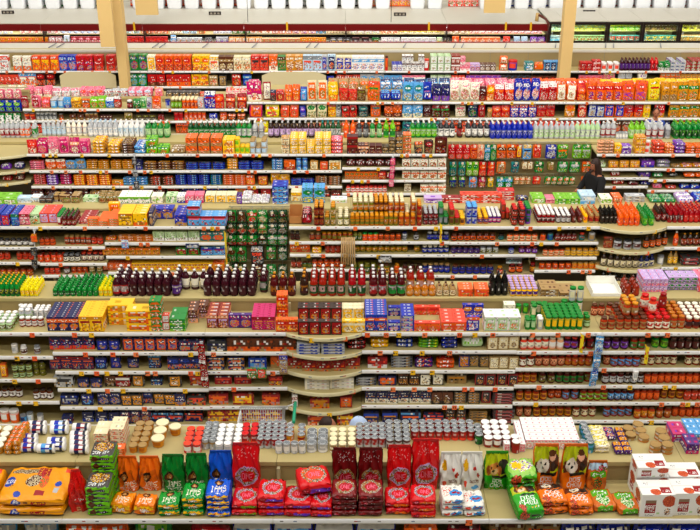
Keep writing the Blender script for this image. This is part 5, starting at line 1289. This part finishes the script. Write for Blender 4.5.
def casestock(zs, dd, lst, wh):
    for ent in lst.split(';'):
        q = ent.split(); p = product(q[0], False); x0, x1 = XP(float(q[1]), dd, zs), XP(float(q[2]), dd, zs)
        n = max(1, int((x1 - x0) / p['w'] + .3)); pt = (x1 - x0) / n
        for i in range(n): place(p, x0 + (i + .5) * pt, dd + p['d'] / 2 + .01, zs + .001, wh, sx=min(1, pt * .97 / p['w']))
casestock(zfl + .16, dc + .36, 'fw:white:pale_blue:lemon@18x14 -40 12; fw:ivory:white:coral@18x14 20 60; fw:pale_blue:white:sky@18x14 60 112; fw:white:pale_blue@18x14 124 140; fw:orange:ivory:coral@16x14 141 168; fw:ivory:gold:coral@16x14 170 182; fw:pale_blue:lilac:green@18x14 182 197; fw:orange:tan@16x14 198 206; fw:white:silver:sky@16x14 213 232; fw:green:white:teal@17x14 232 250; fw:white:ivory:orange@18x14 250 272; fw:coral:white:crimson@16x14 272 292; fw:pink:white:violet@18x14 292 316; fw:sky:violet:green@16x14 316 326; fw:cream:tan:olive@17x14 326 350; fw:white:pale_green:cream@18x14 350 380; fw:ivory:coral:gold@16x14 381 398; fw:lemon:ivory:olive@15x14 400 440; fw:ivory:tan:gold@16x14 444 468; fw:white:pink:peach@18x14 470 542', 'upper shelf of chilled case')
casestock(zfl - .05, dc + .14, 'fw:gold:orange:tan@18x15 -40 48; fw:crimson:white:coral@18x16 49 62; fw:white:pale_blue@14x20 64 70; fw:crimson:pink:white@18x16 71 112; fw:red:crimson:coral@20x16 124 168; fw:sky:white:silver@14x20 171 176; fw:silver:pale_blue:gold@18x14 177 202; fw:charcoal:silver:navy@18x14 203 214; fw:silver:violet:pale_blue@18x15 216 228; fw:gold:ivory:orange@18x15 229 262; fw:tan:cream:coral@18x14 262 300; fw:gold:coral:tan@18x14 300 326; fw:charcoal:silver@18x13 330 350; fw:maroon:charcoal:silver@20x14 351 370; fw:dark_green:green@18x14 371 380; fw:silver:white:violet@18x14 381 400; fw:white:silver:lilac@18x14 401 436; fw:pale_green:ivory@18x14 437 442; fw:charcoal:black:silver@18x13 443 450; fw:orange:coral:ivory@18x17 451 460; fw:peach:orange:white@18x15 461 500; fw:coral:crimson:white@18x16 501 512; fw:pale_blue:white:sky@16x16 513 528; fw:violet:silver:ivory@18x15 530 545', 'lower deck of chilled case')
# pipe at the end of the open cases
m_ = MB(); xx = XP(547, dc, 1.7); m_.tube([(xx - .25, dc + .2, zr1 + .22), (xx - .05, dc + .05, zr1 + .12), (xx + .02, dc - .04, zr1 - .0), (xx + .02, dc - .04, zfl - .1)], .035, '5a2418', 8); m_.tube([(xx - .27, dc + .22, zr1 + .04), (xx - .25, dc + .2, zr1 + .25)], .05, 'c8a870', 8)
link('drain_pipe', m_.mesh('drain_pipe', [M['label']]), label='bent brown pipe at the end of the open chilled cases', cat='pipe')
# glass-door freezers
gx = [548.5, 564, 607, 642, 679, 716]
for i in range(5):
    px0, px1 = gx[i], gx[i + 1]; x0, x1 = XP(px0, dc, 1.7), XP(px1, dc, 1.7); hw = (x1 - x0) / 2 - .003; cx = (x0 + x1) / 2
    zt_ = ZY(23, dc); zb = ZY(41, dc)
    e = link('glass_door_freezer', None, (cx, dc, 0), label=f'dark framed glass door freezer, {["behind the pipe", "behind the cream column", "with yellow packs", "with brown and teal packs", "at the frame edge"][i]}', cat='freezer')
    def B(nm, mk, *bx, par=e):
        m_ = MB(); m_.box(*bx); return link(nm, m_.mesh(nm, [M[mk]]), parent=par)
    B('lower_panel', 'dark', -hw, 0, 0, hw, .1, zb - .02); B('top_box', 'dark', -hw, 0, zt_ - .05, hw, .1, zt_ + .03); B('canopy', 'white', -hw, .0, zt_ + .031, hw, 1.9, zt_ + .06)
    B('interior_back', 'shelf', -hw, .6, .9, hw, .65, zt_ + .03); B('side_panel', 'dark', -hw, .1, .9, -hw + .02, .6, zt_ + .02)
    B('rack_shelf', 'shelf', -hw + .021, .15, zb - .05, hw, .59, zb - .03); B('rack_shelf', 'shelf', -hw + .021, .25, (zb + zt_) / 2 - .03, hw, .59, (zb + zt_) / 2 - .015)
    dr = MB()
    for bx in ((-hw, -.03, zb - .02, -hw + .06, 0, zt_ + .02), (hw - .06, -.03, zb - .02, hw, 0, zt_ + .02), (-hw + .06, -.03, zt_ - .03, hw - .06, 0, zt_ + .02), (-hw + .06, -.03, zb - .02, hw - .06, 0, zb + .01)): dr.box(*bx)
    dro = link('freezer_door', dr.mesh('freezer_door', [M['dark']]), parent=e)
    g_ = MB(); g_.box(-hw + .061, -.018, zb + .011, hw - .061, -.012, zt_ - .031); link('glass_pane', g_.mesh('glass_pane', [M['winglass']]), parent=dro)
    h_ = MB(); h_.tube([(-hw + .09, -.05, zb + .05), (-hw + .09, -.05, zb + .25)], .01); link('door_handle', h_.mesh('door_handle', [M['wire']]), parent=dro)
    area_ = bpy.data.lights.new('freezer_lamp', 'AREA'); area_.shape = 'RECTANGLE'; area_.size = max(.3, 2 * hw - .2); area_.size_y = .06; area_.energy = 22; area_.color = (.85, 1, .8)
    lo = bpy.data.objects.new('freezer_lamp', area_); COL.objects.link(lo); lo.location = (cx, dc + .12, zt_ - .06); lo.rotation_euler = (rad(-35), 0, 0)
    toks = [['fw:pale_green:teal:white@17x16', 'fw:silver:sky:white@17x14'], ['fw:pale_green:lemon:olive@17x16', 'fw:pale_green:olive@18x14'], ['fw:lime:lemon:silver@17x16', 'fw:teal:coral:white@18x14'], ['fw:brown:tan:olive@17x16', 'fw:teal:yellow:white@18x14'], ['fw:lemon:olive:maroon@17x16', 'fw:gold:white:teal@18x14']][i]
    casestock((zb + zt_) / 2 - .015, dc + .27, f'{toks[0]} {px0 + 2} {px1 - 1}', 'upper freezer shelf'); casestock(zb - .03, dc + .17, f'{toks[1]} {px0 + 2} {px1 - 1}', 'lower freezer shelf')

# ------------------------------------------------------------------ white tubs on the ledge behind the cases
zl_ = zr1 + .03; dt = DY(9.5, zl_)
st('trim_1', 'white', -14, dc + 1.903, 0, 14, dc + 3.2, zl_)
px = -8; k = 0
while px < 712:
    wpx = 16.2
    gap_here = (117 < px + 8 < 126) or (383 < px + 8 < 402) or (450 < px + 8 < 474)
    if not gap_here:
        m_ = MB(); a = .215 ; h_ = .44; bcx = XP(px + 8, dt, zl_)
        lv = [(0, .80), (.02, .86), (.06, .90), (.25, .94), (.5, .97), (.8, .99), (1, 1.0)]
        seg = 20; b = 0
        for t, s_ in lv:
            for q in range(seg):
                an = 2 * math.pi * (q + .5) / seg; cxx, syy = math.cos(an), math.sin(an); p_ = .38
                m_.v.append((a * s_ * math.copysign(abs(cxx) ** p_, cxx), a * .8 * s_ * math.copysign(abs(syy) ** p_, syy), t * h_))
        for i in range(len(lv) - 1):
            for q in range(seg): m_.quad((i * seg + q, i * seg + (q + 1) % seg, (i + 1) * seg + (q + 1) % seg, (i + 1) * seg + q), 'white', 0, True)
        m_.quad([q for q in range(seg)][::-1], 'white'); m_.quad([(len(lv) - 1) * seg + q for q in range(seg)], 'white')
        o = link('plastic_tub', m_.mesh('plastic_tub', [M['tub']]), (bcx, dt + .2, zl_ + .001), label=f'white plastic tub on the far ledge, {nth(k + 1)} from left', cat='tub', group='white tubs on the far ledge'); k += 1
    px += 17.4
casestock(zl_ + .0, dt + .45, 'bt:green:white:sky@12x34 -10 100; bt:crimson:orange:silver@12x34 130 250; bt:dark_brown:silver:green@12x34 260 370; fw:orange:lemon:sky@20x30 372 420; fw:coral:white:olive@20x30 448 486; bt:royal:white:silver@12x34 490 560; bt:crimson:silver:brown@12x34 580 700', 'far ledge behind tubs')  # ledge bottles stand for soda bottles, built and named as juice bottles
# small black signs on the case roofs, yellow tags on the fascia
for px, y, nm in ((8, 12, 'above the first chilled case'), (215, 13, 'above the middle chilled cases'), (400, 14, 'right of the hanging cable'), (589, 11.5, 'above the glass freezers')):
    d = DY(y + 2, zr1 + .03); x = XP(px, d, zr1); m_ = MB(); m_.box(x - .17, d, zr1 + .031, x + .17, d + .05, zr1 + .12, '1c120e')
    for t in (-.1, .0, .1): m_.box(x + t - .03, d - .004, zr1 + .05, x + t + .03, d, zr1 + .1, '8a8276')
    link('small_black_sign', m_.mesh('small_black_sign', [M['label']]), label=f'small black box sign on the white canopy, {nm}', cat='sign')
for px, nm in ((134, 'beside the left column'), (287, 'near the middle'), (429, 'right of the middle'), (506, 'over the bright cases'), (531, 'beside the pipe')):
    x = XP(px, dc, zr1); m_ = MB(); m_.box(x - .025, dc - .012, zr0 + .02, x + .025, dc - .004, zr1 + .05, 'e8b81c'); link('yellow_tag', m_.mesh('yellow_tag', [M['tag']]), label=f'small yellow tag on the dark red fascia, {nm}', cat='tag')
# hanging cables
for px, nm in ((248, 'left of the middle'), (391, 'above the case sign')):
    d = dc + .1; x = XP(px, d, 1.9); m_ = MB(); m_.tube([(x, d, zr1 + .031), (x, d, 7.5)], .008, '2a2622', 5)
    link('hanging_cable', m_.mesh('hanging_cable', [M['cable']]), label=f'thin dark cable hanging over the chilled cases, {nm}', cat='cable')

# ------------------------------------------------------------------ columns and hanging boxes
def column(px_t, px_b, ytop, yb, d, wpx, name, depth=.3):
    """square column standing on the floor, seen against the racks"""
    z = 1.5
    x0, x1 = XP(px_b, d, ZY(yb, d)), XP(px_b + wpx, d, ZY(yb, d))
    m_ = MB(); m_.box(x0, d, 0, x1, d + depth, 9.3); m_.box(x0 - .03, d - .02, 0, x1 + .03, d + depth + .02, .25)
    o = link(name, m_.mesh(name, [M['column']]), kind='structure')
column(0, 559, 0, 80, D0['F'] - .42, 11, 'trim_2')
column(0, 119.5, 0, 86, D0['F'] - .42, 9, 'trim_3')
for (px0, px1, y0, y1, d, nm) in ((101, 115, -20, 47, D0['F'] - .9, 'tall tan panel hanging beside the left column'), (136, 158, -20, 15, 27.2, 'tan box hanging above the case to the right of the left column'), (484, 505, -20, 13, 27.2, 'tan box hanging above the cases beside the pipe')):
    z0, z1 = ZY(y1, d), ZY(y0, d) + .6; x0, x1 = XP(px0, d, z0), XP(px1, d, z0)
    m_ = MB(); m_.box(x0, d, z0, x1, d + .12, 8.0); link('hanging_board', m_.mesh('hanging_board', [M['column']]), label=nm, cat='panel')
# ------------------------------------------------------------------ people
def skin_mesh(name, verts, edges, radii, mk, root=0, sub=2):
    me = bpy.data.meshes.new(name); me.from_pydata(verts, edges, []); o = bpy.data.objects.new(name, me); COL.objects.link(o)
    sk = o.modifiers.new('s', 'SKIN'); sk.use_smooth_shade = True
    lay = me.skin_vertices[0].data if me.skin_vertices else None
    if lay is None:
        bpy.context.view_layer.objects.active = o; lay = me.skin_vertices[0].data
    for i, r_ in enumerate(radii): lay[i].radius = r_ if isinstance(r_, tuple) else (r_, r_); lay[i].use_root = (i == root)
    ss = o.modifiers.new('d', 'SUBSURF'); ss.levels = sub; ss.render_levels = sub
    dg = bpy.context.evaluated_depsgraph_get(); dg.update(); ev = o.evaluated_get(dg); nm = bpy.data.meshes.new_from_object(ev)
    bpy.data.objects.remove(o, do_unlink=True); nm.materials.clear(); nm.materials.append(M[mk]); nm.name = name
    for p in nm.polygons: p.use_smooth = True
    return nm
def person(loc, rz, label, top_m, hair_m, hand_l, hand_r, head_turn=0.0, long_hair=True, lean=0.0, cap_=False):
    """faces -y before turning; hand_l / hand_r: where each hand is"""
    e = link('person', None, loc, rz=rz, label=label, cat='person')
    chest = (0, -.02 - lean * .5, 1.32); neck = (0, -.03 - lean * .8, 1.50); 
    def arm(side, h):
        s_ = side; sh = (.185 * s_, -.01 - lean * .7, 1.42); el = ((sh[0] + h[0]) / 2 + .09 * s_, (sh[1] + h[1]) / 2 + .06, (sh[2] + h[2]) / 2 - .10); return sh, el, h
    V = [(0, 0, .95), (0, 0, 1.12), chest, neck, (0, -.035 - lean, 1.58)]; E_ = [(0, 1), (1, 2), (2, 3), (3, 4)]; Rr = [(.17, .12), (.155, .11), (.175, .12), .06, .055]
    for s_, h in ((1, hand_l), (-1, hand_r)):
        a, b_, c_ = arm(s_, h); n = len(V); wr = tuple(b_[i] + (c_[i] - b_[i]) * .92 for i in range(3))
        V += [a, b_, wr, c_]; E_ += [(2, n), (n, n + 1), (n + 1, n + 2), (n + 2, n + 3)]; Rr += [.07, .045, .03, (.042, .02)]
    for s_ in (1, -1):
        n = len(V); V += [(.10 * s_, 0, .86), (.11 * s_, -.02, .48), (.11 * s_, .02, .09), (.12 * s_, -.13, .05)]; E_ += [(0, n), (n, n + 1), (n + 1, n + 2), (n + 2, n + 3)]; Rr += [.095, .062, .045, (.045, .035)]
    link('body', skin_mesh('body', V, E_, Rr, 'skin'), parent=e)
    # clothes: shirt over torso and arms, trousers, shoes
    V2 = [V[0], V[1], V[2], (neck[0], neck[1], neck[2] - .03)]; E2 = [(0, 1), (1, 2), (2, 3)]; R2 = [(.19, .14), (.18, .13), (.195, .14), .085]
    for q in (5, 9):
        n = len(V2); V2 += [V[q], V[q + 1], tuple(V[q + 1][i] + (V[q + 2][i] - V[q + 1][i]) * .75 for i in range(3))]; E2 += [(2, n), (n, n + 1), (n + 1, n + 2)]; R2 += [.085, .06, .042]
    link('shirt', skin_mesh('shirt', V2, E2, R2, top_m), parent=e)
    V3 = [(0, 0, .98)]; E3 = []; R3 = [(.18, .135)]
    for q in (13, 17):
        n = len(V3); V3 += [V[q], V[q + 1], V[q + 2]]; E3 += [(0, n), (n, n + 1), (n + 1, n + 2)]; R3 += [.115, .08, .065]
    link('trousers', skin_mesh('trousers', V3, E3, R3, 'denim'), parent=e)
    for s_ in (1, -1):
        mb_ = MB(); softbox(mb_, .10, .27, .09, [['black'] * 6] * 4, [['black'] * 6] * 6, 'black', .9, 0, .001); me = weld(mb_.mesh('shoe', [M['shoe']]))
        link('shoe', me, (.115 * s_, -.07, 0), parent=e)
    # fingers and thumb closed on what the hand holds
    for s_, h, q in ((1, hand_l, 6), (-1, hand_r, 10)):
        b_ = Vector(V[q]); c_ = Vector(h); d_ = (c_ - b_).normalized(); side = d_.cross(Vector((0, 0, 1))); side = side.normalized() if side.length > .01 else Vector((1, 0, 0)); up = side.cross(d_)
        hv, he, hr = [], [], []
        for f in range(4):
            o_ = c_ + side * (.030 - .020 * f); L = (.030, .034, .032, .025)[f]; n = len(hv)
            hv += [tuple(o_), tuple(o_ + d_ * L), tuple(o_ + d_ * L * 1.5 - up * L * .8), tuple(o_ + d_ * L * 1.1 - up * L * 1.5)]; he += [(n, n + 1), (n + 1, n + 2), (n + 2, n + 3)]; hr += [.0095, .009, .0085, .007]
            link('finger', skin_mesh('finger', hv[n:], [(0, 1), (1, 2), (2, 3)], hr[n:], 'skin', sub=1), parent=e)
        t0 = c_ - d_ * .03 + side * .03 * s_
        link('thumb', skin_mesh('thumb', [tuple(t0), tuple(t0 + side * .022 * s_ + d_ * .02 - up * .01), tuple(t0 + side * .018 * s_ + d_ * .045 - up * .03)], [(0, 1), (1, 2)], [.012, .011, .009], 'skin', sub=1), parent=e)
    # head
    hc = Vector((0, -.05 - lean, 1.67)); hd = link('head', None, hc, parent=e, rz=head_turn)
    mb_ = MB(); seg, ring = 24, 18
    def HP(u, v):
        a = 2 * math.pi * u; t = math.pi * v; st_ = math.sin(t); z = -math.cos(t); x = st_ * math.sin(a); y = -st_ * math.cos(a)
        f = max(0, -y); jaw = max(0, -z)
        X_ = x * .075 * (1 - .28 * jaw * (1 if z < 0 else 0)); Y_ = y * .095 * (1 - .06 * f) ; Z_ = z * .12
        if f > .3:
            Y_ -= .022 * math.exp(-((x / .17) ** 2)) * math.exp(-((z + .12) / .17) ** 2)          # nose
            Y_ += .010 * math.exp(-(((abs(x) - .38) / .16) ** 2)) * math.exp(-((z - .08) / .10) ** 2)  # eye sockets
            Y_ -= .006 * math.exp(-((x / .35) ** 2)) * math.exp(-((z + .48) / .08) ** 2)           # lips
            Y_ -= .010 * math.exp(-((x / .4) ** 2)) * math.exp(-((z + .8) / .15) ** 2)             # chin
            Y_ -= .006 * math.exp(-((z - .24) / .10) ** 2)                                        # brow
        return (X_, Y_, Z_)
    mb_.grid([['skin' if False else 'peach'] * seg] * ring, HP, 0, True)
    link('face', weld(mb_.mesh('face', [M['skin']])), parent=hd)
    for s_ in (1, -1):
        m_ = MB(); m_.lathe([(.001, -.011), (.008, -.008), (.011, 0), (.008, .008), (.001, .011)], lambda i, k: 'white', 10, cap=False); link('eye', m_.mesh('eye', [M['eye']]), (.029 * s_, -.078, .010), parent=hd)
        m_ = MB(); m_.lathe([(.001, -.028), (.010, -.018), (.013, 0), (.011, .018), (.001, .028)], lambda i, k: 'white', 10, cap=False); link('ear', m_.mesh('ear', [M['skin']]), (.075 * s_, .005, -.002), parent=hd)
    m_ = MB(); m_.lathe([(.001, -.022), (.005, -.014), (.006, 0), (.005, .014), (.001, .022)], lambda i, k: 'white', 8, 0, 0, 'x', cap=False); link('mouth', m_.mesh('mouth', [M['lip']]), (0, -.096, -.058), parent=hd)
    m_ = MB()
    def HH(u, v):
        a = 2 * math.pi * u; t = math.pi * (.02 + .98 * v) ; st_ = math.sin(t); z = math.cos(t); x = st_ * math.sin(a); y = -st_ * math.cos(a)
        front = max(0, math.cos(a)) if v > .1 else 0
        drop = (.0 if not long_hair else .16) * max(0, min(1, (v - .45) / .55)) 
        lim = -.05 if not long_hair else -1
        zz = max(z, lim + front * 1.0 if not cap_ else .1 + 0 * front)
        if front > .45 and zz < .30: zz = .30 + .1 * (front - .45)
        q = 1 + .03 * math.sin(9 * a) * st_
        s2 = math.sqrt(max(0, 1 - zz * zz)) if zz > 0 else 1.0
        kx = (x / max(st_, 1e-3)) * s2; ky = (y / max(st_, 1e-3)) * s2
        if v > .98: kx *= .3; ky *= .3
        return (kx * .088 * q, ky * .108 * q + .008, zz * .135 - (drop if front < .35 else 0))
    m_.grid([['brown'] * 28] * 18, HH, 0, True); link('cap' if cap_ else 'hair', weld(m_.mesh('hair', [M[hair_m]])), parent=hd)
    if long_hair:
        link('beard', skin_mesh('beard', [(-.05, -.055, -.07), (-.03, -.08, -.098), (0, -.09, -.115), (.03, -.08, -.098), (.05, -.055, -.07)], [(0, 1), (1, 2), (2, 3), (3, 4)], [.014, .018, .022, .018, .014], 'hair', 2, 1), parent=hd)
        link('hair_length', skin_mesh('hair_length', [(0, .06, .02), (.03, .095, -.10), (.05, .10, -.22), (.05, .08, -.32)], [(0, 1), (1, 2), (2, 3)], [(.08, .05), (.085, .045), (.07, .04), (.04, .02)], 'hair', 0, 2), parent=hd)
    return e
def put(px, y, z, row_d): return XP(px, row_d, z)
# man with long hair between the third and the fourth rack
dm = D0['D'] - .85
ym = dm; xm = XP(597, dm, 1.55)
zh = ZY(158, dm)                                           # height of the crown of his head
sc_ = zh / 1.80
p_ = person((xm, ym, 0), rad(-62), 'person with long dark hair and beard in a black top, looking aside between racks', 'black', 'hair', (.16, -.34, 1.16), (-.12, -.36, 1.15), head_turn=rad(-6))
p_.scale = (sc_, sc_, sc_)
# shopper in blue between the fourth and fifth racks
dm2 = D0['E'] - .6; zh2 = ZY(107, dm2); s2 = zh2 / 1.80
p_ = person((XP(657, dm2, 1.6), dm2, 0), rad(-10), 'person in a blue shirt with short dark hair, behind soda bottles', 'bluec', 'hair', (.2, -.3, 1.1), (-.2, -.3, 1.1), long_hair=False)
p_.scale = (s2, s2, s2)
# two shoppers between the front rack and the second rack; only the tops of their heads show
for px, y, _d, hm, capf, lb, rz in ((324, 417, D0['A'] + 1.78, 'hair', False, 'person with curly brown hair beside the shopping cart', 1.45), (355, 417, D0['A'] + 1.72, 'cap', True, 'person in a pale blue cap, beside the brown-haired shopper', 1.6)):
    zz = 1.69; dmm = max(DY(y, zz), D0['A'] + 1.50); zz = ZY(y, dmm); s_ = zz / 1.80
    p_ = person((XP(px, dmm, zz), dmm, 0), rz, lb, 'black' if not capf else 'cap', hm, (.16, -.3, 1.0), (-.16, -.3, 1.0), long_hair=False, cap_=capf)
    p_.scale = (s_, s_, s_)

# ------------------------------------------------------------------ shopping cart between the front rack and the second rack
dcart = D0['A'] + 1.92
zt_c = 1.02
def cp(px, y, z): return Vector((XP(px, DY(y, z), z), DY(y, z), z))
y0, y1 = DY(427, zt_c), DY(407, zt_c); x0, x1 = XP(239, (y0 + y1) / 2, zt_c), XP(284, (y0 + y1) / 2, zt_c)
e = link('shopping_cart', None, ((x0 + x1) / 2, (y0 + y1) / 2, 0), label='wire shopping cart with a green handle in the aisle before meal boxes', cat='shopping cart')
cx, cy = (x0 + x1) / 2, (y0 + y1) / 2; hx, hy = (x1 - x0) / 2, (y1 - y0) / 2
m_ = MB()
for i in range(19):
    t = -1 + 2 * i / 18
    m_.tube([(t * hx, -hy, zt_c), (t * hx * .92, -hy * .85, .62), (t * hx * .92, hy * .85, .62), (t * hx, hy, zt_c)], .003, 'silver', 4)
for i in range(11):
    t = -1 + 2 * i / 10
    m_.tube([(-hx, t * hy, zt_c), (-hx * .92, t * hy * .85, .62), (hx * .92, t * hy * .85, .62), (hx, t * hy, zt_c)], .003, 'silver', 4)
for k in range(6):
    f = k / 5; z = .62 + (zt_c - .62) * f; a = hx * (.92 + .08 * f); b = hy * (.85 + .15 * f); m_.tube([(-a, -b, z), (a, -b, z), (a, b, z), (-a, b, z), (-a, -b, z)], .003 if k < 5 else .012, 'silver', 5)
link('basket', m_.mesh('basket', [M['wire']]), parent=e)
m_ = MB()
for s_ in (-1, 1):
    m_.tube([(hx + .12, s_ * hy * .9, zt_c + .06), (hx - .02, s_ * hy * .9, zt_c), (hx * .9, s_ * hy * .9, .25), (-hx * .9, s_ * hy * .9, .18)], .012, 'silver', 6)
    m_.tube([(hx * .9, s_ * hy * .9, .25), (hx * .9, s_ * hy * .9, .11)], .012, 'silver', 6); m_.tube([(-hx * .9, s_ * hy * .9, .18), (-hx * .9, s_ * hy * .9, .11)], .012, 'silver', 6)
m_.tube([(-hx * .9, -hy * .9, .19), (-hx * .9, hy * .9, .19)], .012, 'silver', 6); m_.tube([(hx * .9, -hy * .9, .24), (hx * .9, hy * .9, .24)], .012, 'silver', 6)
link('frame', m_.mesh('frame', [M['wire']]), parent=e)
m_ = MB(); m_.tube([(hx + .12, -hy, zt_c + .06), (hx + .12, hy, zt_c + .06)], .019, 'green', 10); link('handle', m_.mesh('handle', [M['greenp']]), parent=e)
for sx_ in (-1, 1):
    for s_ in (-1, 1):
        m_ = MB(); m_.lathe([(.03, -.014), (.055, -.014), (.06, -.008), (.06, .008), (.055, .014), (.03, .014)], lambda i, k: 'black', 16, 0, 0, 'x'); 
        link('wheel', m_.mesh('wheel', [M['black']]), (sx_ * hx * .9, s_ * hy * .9, .06), parent=e, rz=rad(0))
finish_labels()
